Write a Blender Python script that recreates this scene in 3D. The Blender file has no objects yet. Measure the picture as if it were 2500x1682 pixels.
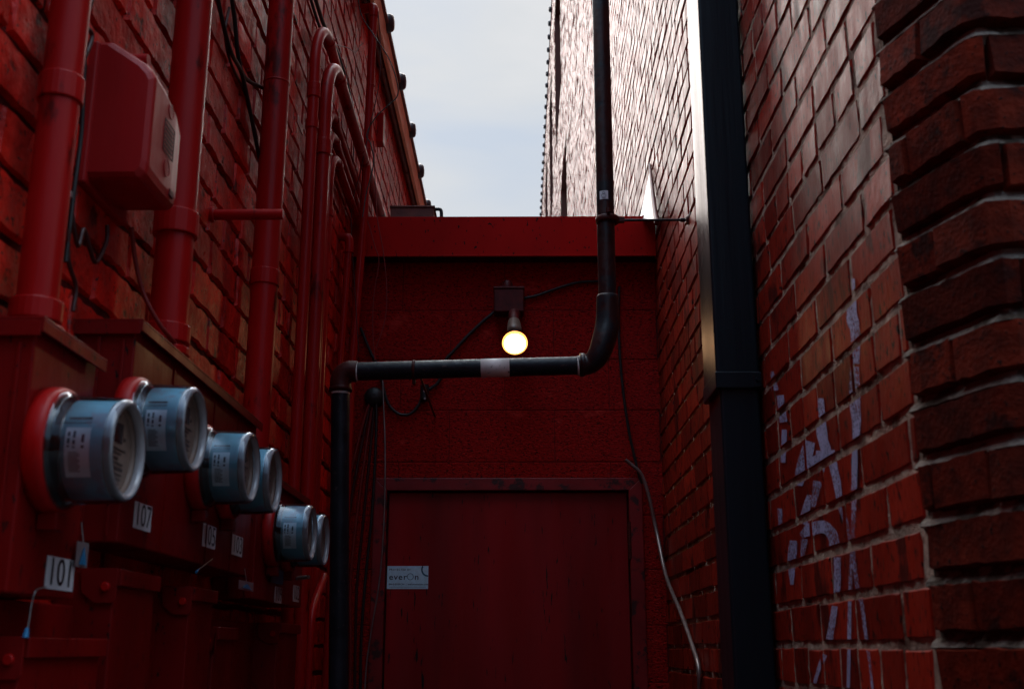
import bpy, math, random
from mathutils import Vector, noise as mnoise
C = bpy.data.collections.new('alley'); bpy.context.scene.collection.children.link(C)
SC = bpy.context.scene
R = math.radians
rnd = random.Random(7)

# ------------------------------------------------------------------ camera
CAM = Vector((0, 0, 1.42)); PITCH = R(15.1); YAW = R(0.4); F = 2750.0
cd = bpy.data.cameras.new('camera'); cam = bpy.data.objects.new('camera', cd); C.objects.link(cam)
cam.location = CAM; cam.rotation_euler = (R(90) + PITCH, 0, YAW)
cd.sensor_width = 36; cd.lens = 36 * F / 2500; cd.clip_start = 0.05; cd.clip_end = 800
cd.dof.use_dof = True; cd.dof.focus_distance = 4.7; cd.dof.aperture_fstop = 7.0
SC.camera = cam
# ------------------------------------------------------------------ sky
W = bpy.data.worlds.new('World'); SC.world = W; W.use_nodes = True
nt = W.node_tree; nt.nodes.clear()
SUN_EL, SUN_AZ = R(36), R(-7)          # elevation; azimuth from +Y, negative = left
def N(t, kind, **kw):
    n = t.nodes.new(kind)
    for k, v in kw.items():
        if k in n.inputs: n.inputs[k].default_value = v
        else: setattr(n, k, v)
    return n
sky = N(nt, 'ShaderNodeTexSky', sky_type='NISHITA', sun_disc=False, sun_elevation=SUN_EL, sun_rotation=SUN_AZ)
tc = N(nt, 'ShaderNodeTexCoord'); mp = N(nt, 'ShaderNodeMapping'); mp.inputs['Scale'].default_value = (1.0, 1.6, 3.2)
n1 = N(nt, 'ShaderNodeTexNoise', Scale=2.4, Detail=5.0, Roughness=0.5, Distortion=0.4)
rp = N(nt, 'ShaderNodeValToRGB')
rp.color_ramp.elements[0].position = 0.34; rp.color_ramp.elements[0].color = (0.49, 0.57, 0.68, 1)
rp.color_ramp.elements[1].position = 0.68; rp.color_ramp.elements[1].color = (0.74, 0.74, 0.75, 1)
e = rp.color_ramp.elements.new(0.52); e.color = (0.60, 0.635, 0.67, 1)
b1 = N(nt, 'ShaderNodeBackground', Strength=0.05); b2 = N(nt, 'ShaderNodeBackground', Strength=1.0)
mx = N(nt, 'ShaderNodeMixShader'); mx.inputs[0].default_value = 0.86
wo = N(nt, 'ShaderNodeOutputWorld')
nt.links.new(tc.outputs['Generated'], mp.inputs[0]); nt.links.new(mp.outputs[0], n1.inputs['Vector'])
nt.links.new(n1.outputs[0], rp.inputs[0]); 
nt.links.new(sky.outputs[0], b1.inputs[0]); nt.links.new(b1.outputs[0], mx.inputs[1])
sx_ = N(nt, 'ShaderNodeSeparateXYZ'); nt.links.new(tc.outputs['Generated'], sx_.inputs[0])
my = N(nt, 'ShaderNodeMapRange'); my.inputs['From Min'].default_value = -0.6; my.inputs['From Max'].default_value = 0.2
my.inputs['To Min'].default_value = 1.0; my.inputs['To Max'].default_value = 0.0; nt.links.new(sx_.outputs[1], my.inputs[0])
mc = N(nt, 'ShaderNodeMix', data_type='RGBA'); nt.links.new(my.outputs[0], mc.inputs[0]); nt.links.new(rp.outputs[0], mc.inputs[6])
mc.inputs[7].default_value = (0.22, 0.32, 0.46, 1); nt.links.new(mc.outputs[2], b2.inputs[0])
mz = N(nt, 'ShaderNodeMapRange', interpolation_type='SMOOTHSTEP'); mz.inputs['From Min'].default_value = 0.52; mz.inputs['From Max'].default_value = 0.95
mz.inputs['To Min'].default_value = 0.85; mz.inputs['To Max'].default_value = 5.6      # overcast: brighter overhead than low down
nt.links.new(sx_.outputs[2], mz.inputs[0]); nt.links.new(mz.outputs[0], b2.inputs['Strength'])
nt.links.new(b2.outputs[0], mx.inputs[2]); nt.links.new(mx.outputs[0], wo.inputs[0])
sd = bpy.data.lights.new('sun', 'SUN'); sd.energy = 1.5; sd.angle = R(32); sd.color = (1.0, 0.88, 0.82)
so = bpy.data.objects.new('sun', sd); C.objects.link(so); so.rotation_euler = (-(R(90) - SUN_EL), 0, -SUN_AZ)
so.location = (0, 0, 30)
vs = SC.view_settings; vs.view_transform = 'Standard'; vs.look = 'None'; vs.exposure = 0.4; vs.gamma = 1.0
vs.use_curve_mapping = False

# ------------------------------------------------------------------ pixel-to-surface helper (photo is 2500 x 1682)
Fv = Vector((-math.sin(YAW) * math.cos(PITCH), math.cos(YAW) * math.cos(PITCH), math.sin(PITCH)))
Rv = Vector((math.cos(YAW), math.sin(YAW), 0)); Uv = Rv.cross(Fv)
def P(px, py, X=None, Y=None, Z=None):
    d = Fv * F + Rv * (px - 1250) + Uv * (841 - py)
    if X is not None: t = X / d.x
    elif Y is not None: t = Y / d.y
    else: t = (Z - CAM.z) / d.z
    return CAM + d * t

XL, XR, YB = -0.78, 0.635, 4.95

# ------------------------------------------------------------------ materials
def mat(name, col, rough=0.4, metal=0.0, var=0.0, vscale=6.0, bump=0.0, bscale=60.0, spec=0.5,
        speck=0.0, speckcol=(0.01, 0.008, 0.007), sscale=90.0, tint=0.0, stretch=(1, 1, 1), rvar=0.0, coat=0.0, dirt=None, dscale=3.0, dpos=0.6):
    m = bpy.data.materials.new(name); m.use_nodes = True; t = m.node_tree
    p = t.nodes['Principled BSDF']
    p.inputs['Roughness'].default_value = rough; p.inputs['Metallic'].default_value = metal
    p.inputs['Specular IOR Level'].default_value = spec
    if coat: p.inputs['Coat Weight'].default_value = coat; p.inputs['Coat Roughness'].default_value = 0.2
    geo = N(t, 'ShaderNodeNewGeometry'); mpn = N(t, 'ShaderNodeMapping'); mpn.inputs['Scale'].default_value = stretch
    t.links.new(geo.outputs['Position'], mpn.inputs[0]); vec = mpn.outputs[0]
    rgb = N(t, 'ShaderNodeRGB'); rgb.outputs[0].default_value = (*col, 1); cur = rgb.outputs[0]
    def mul(fac_socket, lo, hi):
        nonlocal cur
        mr = N(t, 'ShaderNodeMapRange'); mr.inputs['To Min'].default_value = lo; mr.inputs['To Max'].default_value = hi
        mr.inputs['From Min'].default_value = 0.25 if fac_socket.node.type == 'TEX_NOISE' else 0
        mr.inputs['From Max'].default_value = 0.75 if fac_socket.node.type == 'TEX_NOISE' else 1
        t.links.new(fac_socket, mr.inputs[0])
        vm = N(t, 'ShaderNodeVectorMath', operation='SCALE')
        t.links.new(cur, vm.inputs[0]); t.links.new(mr.outputs[0], vm.inputs['Scale']); cur = vm.outputs[0]
    if var:
        nz = N(t, 'ShaderNodeTexNoise', Scale=vscale, Detail=4.0); t.links.new(vec, nz.inputs['Vector'])
        mul(nz.outputs[0], 1 - var, 1 + var)
    if tint:
        at = N(t, 'ShaderNodeAttribute'); at.attribute_name = 'tint'; mul(at.outputs['Fac'], 1 - tint, 1 + tint)
    def over(nsock, pos, width, colr):
        nonlocal cur
        r_ = N(t, 'ShaderNodeValToRGB'); r_.color_ramp.elements[0].position = pos; r_.color_ramp.elements[1].position = pos + width
        r_.color_ramp.elements[0].color = (0, 0, 0, 1); r_.color_ramp.elements[1].color = (1, 1, 1, 1)
        t.links.new(nsock, r_.inputs[0])
        mxn = N(t, 'ShaderNodeMix', data_type='RGBA'); t.links.new(r_.outputs[0], mxn.inputs[0])
        t.links.new(cur, mxn.inputs[6]); mxn.inputs[7].default_value = (*colr, 1); cur = mxn.outputs[2]
    if speck:
        nz = N(t, 'ShaderNodeTexNoise', Scale=sscale, Detail=3.0); t.links.new(vec, nz.inputs['Vector'])
        over(nz.outputs[0], 0.72 - 0.14 * speck, 0.04, speckcol)
    if dirt:
        nz = N(t, 'ShaderNodeTexNoise', Scale=dscale, Detail=6.0, Roughness=0.65); t.links.new(vec, nz.inputs['Vector'])
        over(nz.outputs[0], dpos, 0.06, dirt)
    t.links.new(cur, p.inputs['Base Color'])
    if rvar:
        nz = N(t, 'ShaderNodeTexNoise', Scale=vscale * 3, Detail=4.0); t.links.new(vec, nz.inputs['Vector'])
        mr = N(t, 'ShaderNodeMapRange'); mr.inputs['From Min'].default_value = 0.3; mr.inputs['From Max'].default_value = 0.7
        mr.inputs['To Min'].default_value = max(0.05, rough - rvar); mr.inputs['To Max'].default_value = rough + rvar
        t.links.new(nz.outputs[0], mr.inputs[0]); t.links.new(mr.outputs[0], p.inputs['Roughness'])
    if bump:
        nz = N(t, 'ShaderNodeTexNoise', Scale=bscale, Detail=5.0, Roughness=0.6); t.links.new(vec, nz.inputs['Vector'])
        bp = N(t, 'ShaderNodeBump', Distance=bump); bp.inputs['Strength'].default_value = 1.0
        t.links.new(nz.outputs[0], bp.inputs['Height']); t.links.new(bp.outputs[0], p.inputs['Normal'])
    return m

RED = (0.36, 0.014, 0.012)
M = {}
M['pipe'] = mat('red_pipe_paint', (0.37, 0.0045, 0.0045), 0.38, var=0.28, vscale=5, bump=0.0012, bscale=22, rvar=0.12, dirt=(0.10, 0.003, 0.002), dscale=11, dpos=0.59, stretch=(1, 1, .3), spec=.20)
M['box'] = mat('red_cabinet_paint', (0.17, 0.003, 0.003), 0.40, var=0.38, vscale=4, bump=0.0009, bscale=40, rvar=0.1, speck=0.5, sscale=110, stretch=(1, 1, .4), spec=.2, dirt=(.045,.002,.002), dscale=7, dpos=.62)
M['nid'] = mat('red_plastic_box', (0.34, 0.010, 0.011), 0.40, var=0.18, vscale=9, bump=0.0004, bscale=90, rvar=0.06, stretch=(1, 1, .15), spec=.24)
M['nid_line'] = mat('dark_red_relief', (0.09, 0.006, 0.006), 0.5)
M['lbrick'] = mat('red_painted_brick', (0.60, 0.013, 0.006), 0.40, var=0.5, vscale=12, bump=0.006, bscale=36, tint=0.28, speck=0.55, sscale=110, rvar=0.14, dirt=(0.09, 0.003, 0.002), dscale=14, dpos=0.59, spec=.28)
M['lmortar'] = mat('red_painted_mortar', (0.08, 0.003, 0.003), 0.7, var=0.5, vscale=20, bump=0.006, bscale=60, spec=.2)
M['rbrick'] = mat('smooth_red_brick', (0.25, 0.017, 0.007), 0.44, var=0.32, vscale=7, bump=0.0016, bscale=80, tint=0.4, speck=0.8, sscale=90, rvar=0.1, stretch=(1, 1, .45), spec=.2, dirt=(0.08, 0.008, 0.005), dscale=7, dpos=0.57)
M['pbrick'] = mat('rough_dark_brick', (0.105, 0.011, 0.0035), 0.85, var=0.6, vscale=30, bump=0.003, bscale=110, tint=0.4, speck=0.6, sscale=110, speckcol=(0.02, 0.006, 0.004), spec=.1, dirt=(.03,.006,.004), dscale=9, dpos=.57)
M['rmortar'] = mat('sandy_mortar', (0.38, 0.30, 0.235), 0.9, var=0.45, vscale=16, bump=0.008, bscale=120, dirt=(0.12, 0.07, 0.05), dscale=5, dpos=0.54, spec=.1)
M['pmortar'] = mat('grey_mortar', (0.19, 0.16, 0.13), 0.9, var=0.5, vscale=14, bump=0.006, bscale=110, dirt=(0.05, 0.035, 0.025), dscale=8, dpos=0.5, spec=.1)
M['block'] = mat('red_painted_block', (0.36, 0.005, 0.004), 0.6, var=0.45, vscale=60, bump=0.009, bscale=80, speck=0.95, sscale=110, speckcol=(0.07, 0.002, 0.002), dirt=(0.55, 0.03, 0.022), dscale=3.2, dpos=0.60, spec=.1, stretch=(1, 1, 1.6))
M['fascia'] = mat('red_metal_fascia', (0.46, 0.005, 0.004), 0.5, var=0.25, vscale=3, bump=0.0008, bscale=14, rvar=0.08, speck=0.5, sscale=70, stretch=(1, 1, .5), spec=.07)
M['door'] = mat('maroon_door_paint', (0.27, 0.007, 0.009), 0.38, var=0.5, vscale=4, bump=0.0009, bscale=30, rvar=0.1, speck=0.35, sscale=80, stretch=(1, 1, .12), spec=.3)
M['frame'] = mat('maroon_frame_paint', (0.24, 0.009, 0.011), 0.4, var=0.3, vscale=8, bump=0.001, bscale=60, dirt=(0.04, 0.01, 0.01), dscale=14, dpos=0.54)
M['iron'] = mat('black_iron_pipe', (0.013, 0.013, 0.018), 0.4, var=0.5, vscale=14, bump=0.0015, bscale=60, rvar=0.12, speck=0.5, speckcol=(0.06, 0.04, 0.04), sscale=60, spec=.25)
M['iron_up'] = mat('maroon_black_pipe', (0.030, 0.007, 0.007), 0.42, var=0.5, vscale=12, bump=0.0015, bscale=50, rvar=0.12, dirt=(0.012, 0.013, 0.018), dscale=8, dpos=0.5, spec=.35)
M['fitting'] = mat('dark_red_fitting', (0.06, 0.006, 0.004), 0.5, var=0.4, vscale=15, bump=0.001, bscale=50, spec=.3)
M['black'] = mat('black_rubber', (0.012, 0.010, 0.010), 0.5, bump=0.0005, bscale=80)
M['wire'] = mat('dark_painted_cable', (0.045, 0.006, 0.006), 0.45)
M['redwire'] = mat('red_painted_cable', (0.22, 0.012, 0.010), 0.45)
M['greenwire'] = mat('green_wire', (0.02, 0.06, 0.05), 0.4)
M['steel'] = mat('dull_steel', (0.32, 0.30, 0.29), 0.38, metal=0.8, var=0.3, vscale=20)
M['flex'] = mat('armoured_cable', (0.30, 0.24, 0.22), 0.35, metal=0.6, var=0.3, vscale=30)
M['spout'] = mat('dark_teal_metal', (0.003, 0.009, 0.014), 0.33, spec=.28, var=0.25, vscale=8, bump=0.0009, bscale=60, rvar=0.05, stretch=(1, 1, .03))
M['tan'] = mat('tan_eave_board', (0.88, 0.44, 0.26), 0.6, var=0.22, vscale=6, bump=0.001, dirt=(0.3, 0.08, 0.04), dscale=10, dpos=0.64)
M['rust'] = mat('rusty_trim', (0.16, 0.035, 0.02), 0.55, var=0.5, vscale=14, bump=0.002, bscale=60)
M['slate'] = mat('dark_tile_end', (0.035, 0.030, 0.036), 0.4, var=0.4, vscale=18, bump=0.002, bscale=50)
M['white'] = mat('white_flashing', (0.5, 0.49, 0.50), 0.4, var=0.12, vscale=20)
M['tape'] = mat('white_tape', (0.86, 0.78, 0.74), 0.5, var=0.15, vscale=30, dirt=(0.03, 0.025, 0.03), dscale=38, dpos=0.60)
M['sticker'] = mat('pale_blue_sticker', (0.58, 0.80, 0.92), 0.38, var=0.14, vscale=60, bump=0.0006, bscale=180)
M['numplate'] = mat('white_number_sticker', (0.68, 0.71, 0.76), 0.4, var=0.12, vscale=40)
M['ink'] = mat('black_ink', (0.008, 0.008, 0.014), 0.45)
M['navy'] = mat('navy_ink', (0.008, 0.012, 0.05), 0.45)
M['teal'] = mat('teal_ink', (0.006, 0.085, 0.16), 0.45)
M['meter'] = mat('grey_blue_meter_body', (0.21, 0.47, 0.57), 0.35, var=0.3, vscale=14, dirt=(.28,.36,.44), dscale=16, dpos=.54)
M['meter_label'] = mat('pale_meter_label', (0.78, 0.90, 0.95), 0.4, var=0.12, vscale=60)
M['meter_ink'] = mat('meter_print', (0.03, 0.07, 0.10), 0.5, var=0.4, vscale=150)
M['dial'] = mat('brown_grey_dial', (0.20, 0.13, 0.10), 0.5, var=0.2, vscale=30)
M['dial_ink'] = mat('dial_print', (0.035, 0.02, 0.018), 0.5)
M['lcd'] = mat('dark_display', (0.02, 0.006, 0.006), 0.15)
M['rim'] = mat('clear_rim_plastic', (0.34, 0.32, 0.33), 0.16, spec=0.9)
M['blue'] = mat('blue_plastic_seal', (0.02, 0.20, 0.42), 0.35)
M['tag'] = mat('clear_tag', (0.20, 0.16, 0.17), 0.25)
M['ceramic'] = mat('grey_lamp_socket', (0.15, 0.095, 0.07), 0.45, var=0.2, vscale=40)
M['lampbox'] = mat('dark_red_lamp_box', (0.08, 0.004, 0.004), 0.5, var=0.4, vscale=30, bump=0.001, spec=.25)
M['pave'] = mat('asphalt', (0.045, 0.043, 0.042), 0.85, var=0.3, vscale=3, bump=0.004, bscale=80)
M['roof'] = mat('grey_roofing', (0.08, 0.075, 0.07), 0.8, var=0.3, vscale=3)
M['core'] = mat('wall_core', (0.12, 0.04, 0.03), 0.8)
M['glass'] = mat('dark_window_glass', (0.02, 0.022, 0.028), 0.12)
def emis(name, col, st):
    m = bpy.data.materials.new(name); m.use_nodes = True; p = m.node_tree.nodes['Principled BSDF']
    p.inputs['Base Color'].default_value = (*col, 1); p.inputs['Emission Color'].default_value = (*col, 1)
    p.inputs['Emission Strength'].default_value = st; return m
M['lamp'] = emis('lit_lamp_lens', (1.0, 0.56, 0.28), 22)
M['lamprim'] = emis('lit_lamp_rim', (1.0, 0.36, 0.08), 2.6)
def clear(name, tcol, base, rough):
    m = bpy.data.materials.new(name); m.use_nodes = True; t = m.node_tree; t.nodes.clear()
    o = N(t, 'ShaderNodeOutputMaterial'); tr = N(t, 'ShaderNodeBsdfTransparent'); tr.inputs[0].default_value = (*tcol, 1)
    g = N(t, 'ShaderNodeBsdfGlossy', Roughness=rough); g.inputs[0].default_value = (0.8, 0.9, 1.0, 1)
    lw = N(t, 'ShaderNodeFresnel', IOR=1.5); mr = N(t, 'ShaderNodeMath', operation='ADD'); mr.inputs[1].default_value = base
    mx_ = N(t, 'ShaderNodeMixShader'); t.links.new(lw.outputs[0], mr.inputs[0]); t.links.new(mr.outputs[0], mx_.inputs[0])
    t.links.new(tr.outputs[0], mx_.inputs[1]); t.links.new(g.outputs[0], mx_.inputs[2]); t.links.new(mx_.outputs[0], o.inputs[0])
    return m
M['cover'] = clear('clear_meter_cover', (0.95, 0.98, 1.0), 0.02, 0.12)
def spray():
    m = mat('lilac_spray_paint', (0.36, 0.38, 0.62), 0.6, var=0.2, vscale=20)
    t = m.node_tree; p = t.nodes['Principled BSDF']
    nz = N(t, 'ShaderNodeTexNoise', Scale=160.0, Detail=3.0); n2_ = N(t, 'ShaderNodeTexNoise', Scale=7.0, Detail=3.0)
    geo = N(t, 'ShaderNodeNewGeometry'); t.links.new(geo.outputs['Position'], nz.inputs['Vector']); t.links.new(geo.outputs['Position'], n2_.inputs['Vector'])
    ad = N(t, 'ShaderNodeMath', operation='ADD'); t.links.new(nz.outputs[0], ad.inputs[0]); t.links.new(n2_.outputs[0], ad.inputs[1])
    mr = N(t, 'ShaderNodeMapRange'); mr.inputs['From Min'].default_value = 0.78; mr.inputs['From Max'].default_value = 1.08
    mr.inputs['To Min'].default_value = 0.05; mr.inputs['To Max'].default_value = 0.95
    t.links.new(ad.outputs[0], mr.inputs[0]); t.links.new(mr.outputs[0], p.inputs['Alpha']); return m
M['spray'] = spray()

# sheen put in by height: specular low at the bottom, raised further up
t = M['rbrick'].node_tree; sp3 = N(t, 'ShaderNodeSeparateXYZ'); ge3 = N(t, 'ShaderNodeNewGeometry'); mr3 = N(t, 'ShaderNodeMapRange')
t.links.new(ge3.outputs['Position'], sp3.inputs[0]); t.links.new(sp3.outputs[2], mr3.inputs[0])
mr3.inputs['From Min'].default_value = 2.2; mr3.inputs['From Max'].default_value = 5.5; mr3.inputs['To Min'].default_value = 0.10; mr3.inputs['To Max'].default_value = 0.36
t.links.new(mr3.outputs[0], t.nodes['Principled BSDF'].inputs['Specular IOR Level'])

# ------------------------------------------------------------------ mesh builder
def basis(d):
    d = d.normalized(); a = Vector((0, 0, 1)) if abs(d.z) < 0.9 else Vector((1, 0, 0))
    u = d.cross(a).normalized(); return u, d.cross(u).normalized()
class MB:
    def __init__(s): s.v = []; s.f = []; s.sm = []; s.tint = None
    def add(s, vs, fs, sm=False):
        o = len(s.v); s.v += [tuple(p) for p in vs]; s.f += [tuple(i + o for i in f) for f in fs]; s.sm += [sm] * len(fs); return s
    def box(s, x0, x1, y0, y1, z0, z1):
        x0, x1 = sorted((x0, x1)); y0, y1 = sorted((y0, y1)); z0, z1 = sorted((z0, z1))
        return s.add([(x, y, z) for x in (x0, x1) for y in (y0, y1) for z in (z0, z1)],
                     [(0, 1, 3, 2), (4, 6, 7, 5), (0, 4, 5, 1), (2, 3, 7, 6), (0, 2, 6, 4), (1, 5, 7, 3)])
    def tube(s, pts, r, n=14, caps=True):
        pts = [Vector(p) for p in pts]; rs = r if isinstance(r, (list, tuple)) else [r] * len(pts)
        vs = []; prev = None
        for i, p in enumerate(pts):
            d = (pts[min(i + 1, len(pts) - 1)] - pts[max(i - 1, 0)]).normalized()
            if prev is None: u, w = basis(d)
            else:
                u = (prev - d * prev.dot(d)).normalized(); w = d.cross(u)
            prev = u
            for k in range(n):
                a = 2 * math.pi * k / n; vs.append(p + (u * math.cos(a) + w * math.sin(a)) * rs[i])
        fs = [(i * n + k, i * n + (k + 1) % n, (i + 1) * n + (k + 1) % n, (i + 1) * n + k) for i in range(len(pts) - 1) for k in range(n)]
        s.add(vs, fs, True)
        if caps:
            s.add(vs[:n], [tuple(range(n))[::-1]]); s.add(vs[-n:], [tuple(range(n))])
        return s
    def lathe(s, c, ax, prof, n=48, caps=True, sm=True):      # prof: (distance along axis, radius)
        c = Vector(c); ax = Vector(ax).normalized(); u, w = basis(ax); vs = []
        for t_, r_ in prof:
            for k in range(n):
                a = 2 * math.pi * k / n; vs.append(c + ax * t_ + (u * math.cos(a) + w * math.sin(a)) * r_)
        fs = [(i * n + k, i * n + (k + 1) % n, (i + 1) * n + (k + 1) % n, (i + 1) * n + k) for i in range(len(prof) - 1) for k in range(n)]
        s.add(vs, fs, sm)
        if caps: s.add(vs[:n], [tuple(range(n))[::-1]]); s.add(vs[-n:], [tuple(range(n))])
        return s
    def prism(s, poly, off):                                   # poly: list of 3-D points, off: extrusion vector
        off = Vector(off); n = len(poly); a = [Vector(p) for p in poly]; b = [p + off for p in a]
        return s.add(a + b, [tuple(range(n))[::-1], tuple(range(n, 2 * n))] + [(i, (i + 1) % n, n + (i + 1) % n, n + i) for i in range(n)])
    def poly(s, pts): return s.add(pts, [tuple(range(len(pts)))])
    def build(s, name, m, parent=None, bevel=0.0, seg=2, label=None):
        me = bpy.data.meshes.new(name)
        if parent is None:
            xs = [p[0] for p in s.v]; ys = [p[1] for p in s.v]; zs = [p[2] for p in s.v]
            org = Vector(((min(xs) + max(xs)) / 2, (min(ys) + max(ys)) / 2, min(zs)))
        else: org = worldpos(parent)
        me.from_pydata([(p[0] - org.x, p[1] - org.y, p[2] - org.z) for p in s.v], [], s.f); me.update()
        me.polygons.foreach_set('use_smooth', s.sm)
        if s.tint is not None:
            at = me.attributes.new('tint', 'FLOAT', 'FACE'); at.data.foreach_set('value', s.tint)
        o = bpy.data.objects.new(name, me); C.objects.link(o); me.materials.append(M[m] if isinstance(m, str) else m)
        if parent is None: o.location = org
        else: o.parent = parent
        if bevel:
            b = o.modifiers.new('bevel', 'BEVEL'); b.width = bevel; b.segments = seg; b.limit_method = 'ANGLE'; b.angle_limit = R(40)
            b.harden_normals = False
        if label: o['label'] = label
        return o
def worldpos(o):
    p = Vector((0, 0, 0))
    while o is not None: p += o.location; o = o.parent
    return p
def tag(o, label, cat, group=None, kind=None):
    o['label'] = label; o['category'] = cat
    if group: o['group'] = group
    if kind: o['kind'] = kind
    return o
def thing(name, loc, label, cat, group=None):
    o = bpy.data.objects.new(name, None); o.empty_display_size = 0.05; C.objects.link(o); o.location = Vector(loc)
    return tag(o, label, cat, group)
def struct(o): o['kind'] = 'structure'; return o
def spline(pts, n=8):
    pts = [Vector(p) for p in pts]; out = []
    q = [pts[0] * 2 - pts[1]] + pts + [pts[-1] * 2 - pts[-2]]
    for i in range(1, len(q) - 2):
        for k in range(n):
            t_ = k / n; a, b, c, d = q[i - 1], q[i], q[i + 1], q[i + 2]
            out.append(0.5 * ((2 * b) + (c - a) * t_ + (2 * a - 5 * b + 4 * c - d) * t_ ** 2 + (3 * b - a - 3 * c + d) * t_ ** 3))
    out.append(pts[-1]); return out
def textmesh(txt, o3, ux, uy, size, m, parent, name='lettering', sx=1.0, lift=0.0008, bold=0.0, space=1.0, center=True):
    fc = bpy.data.curves.new('txt', 'FONT'); fc.body = txt; fc.size = 1.0; fc.offset = bold; fc.space_character = space
    fc.align_x = 'CENTER' if center else 'LEFT'; fc.align_y = 'CENTER'; fc.resolution_u = 4
    ob = bpy.data.objects.new('txt', fc); C.objects.link(ob)
    dg = bpy.context.evaluated_depsgraph_get(); me = bpy.data.meshes.new_from_object(ob.evaluated_get(dg))
    ux = Vector(ux).normalized(); uy = Vector(uy).normalized(); nz = ux.cross(uy); b = MB(); o3 = Vector(o3)
    b.add([o3 + ux * (v.co.x * size * sx) + uy * (v.co.y * size) + nz * lift for v in me.vertices], [tuple(p.vertices) for p in me.polygons])
    bpy.data.objects.remove(ob); bpy.data.curves.remove(fc); bpy.data.meshes.remove(me)
    return b.build(name, m, parent)

# ------------------------------------------------------------------ brickwork
def bricks(path, s0, s1, z0, z1, h, L, zoff, soff, bm, mortar, g=0.012, depth=0.010, jit=0.0008, near=lambda s, z: True,
           skip=None, head=6, hoff=0, tilt=0.0015, step=0.05, rough=0.0, keep=None, gz=None):
    """path(s, z, d) -> world point; d is the distance out of the mortar bed"""
    i0 = int(math.floor((z0 - zoff) / h)); i1 = int(math.ceil((z1 - zoff) / h)); out = []
    for i in range(i0, i1):
        za, zb = zoff + i * h, zoff + (i + 1) * h
        if za < z0 - 1e-6 and zb <= z0 + 0.3 * h: continue
        za = max(za, z0); zb = min(zb, z1)
        if zb - za < 0.2 * h: continue
        hd = (i + hoff) % head == 0; l = L / 2 if hd else L
        s = s0 - ((soff + (0.5 * l if i % 2 else 0) + (0.25 * L if hd else 0) + rnd.uniform(-.012, .012)) % l)
        while s < s1:
            l_ = l + rnd.uniform(-.008, .008) ; a, b = max(s, s0), min(s + l_, s1)
            s += l_
            if b - a < 0.03: continue
            gg = g * rnd.uniform(0.8, 1.25); a += gg / 2; b -= gg / 2; c, d_ = za + (gz or g) / 2 * rnd.uniform(.75, 1.2), zb - (gz or g) / 2 * rnd.uniform(.75, 1.2)
            if skip and skip(a, b, c, d_): continue
            nr = near((a + b) / 2, (c + d_) / 2)
            n = max(2, int((b - a) / step)) if nr else 1
            t0 = (depth(a) if callable(depth) else depth) + rnd.uniform(-jit, jit); tl_ = tilt(a) if callable(tilt) else tilt; ts = rnd.uniform(-tl_, tl_); tz = rnd.uniform(-tl_, tl_)
            rs = rough if nr else rough * 0.4; e_ = 0.0028 if nr else 0.001
            vs = []; m_ = n + 1
            for row, zz, sg in ((0, c, 1), (1, d_, -1)):
                for k in range(m_):
                    ss = a + (b - a) * k / n; off = rnd.uniform(-rs, rs)
                    inn = e_ if k == 0 else (-e_ if k == n else 0)
                    vs.append(path(ss + inn + (rnd.uniform(-rs, rs) if k in (0, n) else 0), zz + sg * e_ + off, t0 + ts * (k / n - .5) * 2 + tz * (row * 2 - 1)))
                    vs.append(path(ss - inn * 0.6, zz - sg * e_ * 0.6 + off * 0.5, -0.004))
            idx = lambda row, k, lay: row * m_ * 2 + k * 2 + lay
            fs = [(idx(0, k, 0), idx(0, k + 1, 0), idx(1, k + 1, 0), idx(1, k, 0)) for k in range(n)]
            fs += [(idx(0, k, 1), idx(0, k + 1, 1), idx(0, k + 1, 0), idx(0, k, 0)) for k in range(n)]
            fs += [(idx(1, k, 0), idx(1, k + 1, 0), idx(1, k + 1, 1), idx(1, k, 1)) for k in range(n)]
            fs += [(idx(0, 0, 0), idx(1, 0, 0), idx(1, 0, 1), idx(0, 0, 1)), (idx(0, n, 1), idx(1, n, 1), idx(1, n, 0), idx(0, n, 0))]
            bm.add(vs, fs); bm.tint += [min(1, max(0, rnd.gauss(0.5, 0.27)))] * len(fs)
            if keep is not None and nr: keep.append((a + e_, b - e_, c + e_, d_ - e_))
    return out
def bed(path, s0, s1, z0, z1, st, mb, amp=0.0, skip=None):
    ns = max(1, round((s1 - s0) / st)); nz_ = max(1, round((z1 - z0) / st)); vs = []; fs = []
    for j in range(nz_ + 1):
        for i in range(ns + 1):
            s = s0 + (s1 - s0) * i / ns; z = z0 + (z1 - z0) * j / nz_
            d = amp * (mnoise.noise(Vector((s * 38, z * 38, 3.1))) + 0.5 * rnd.uniform(-1, 1)); vs.append(path(s, z, d))
    for j in range(nz_):
        for i in range(ns):
            if skip:
                s = s0 + (s1 - s0) * (i + .5) / ns; z = z0 + (z1 - z0) * (j + .5) / nz_
                if skip(s, s, z, z): continue
            a = j * (ns + 1) + i; fs.append((a, a + 1, a + ns + 2, a + ns + 1))
    mb.add(vs, fs)

# ================================================================== SETTING
g = MB(); g.box(-150, 150, -150, 150, -0.3, 0.0)
struct(g.build('ground', 'pave'))

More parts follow.
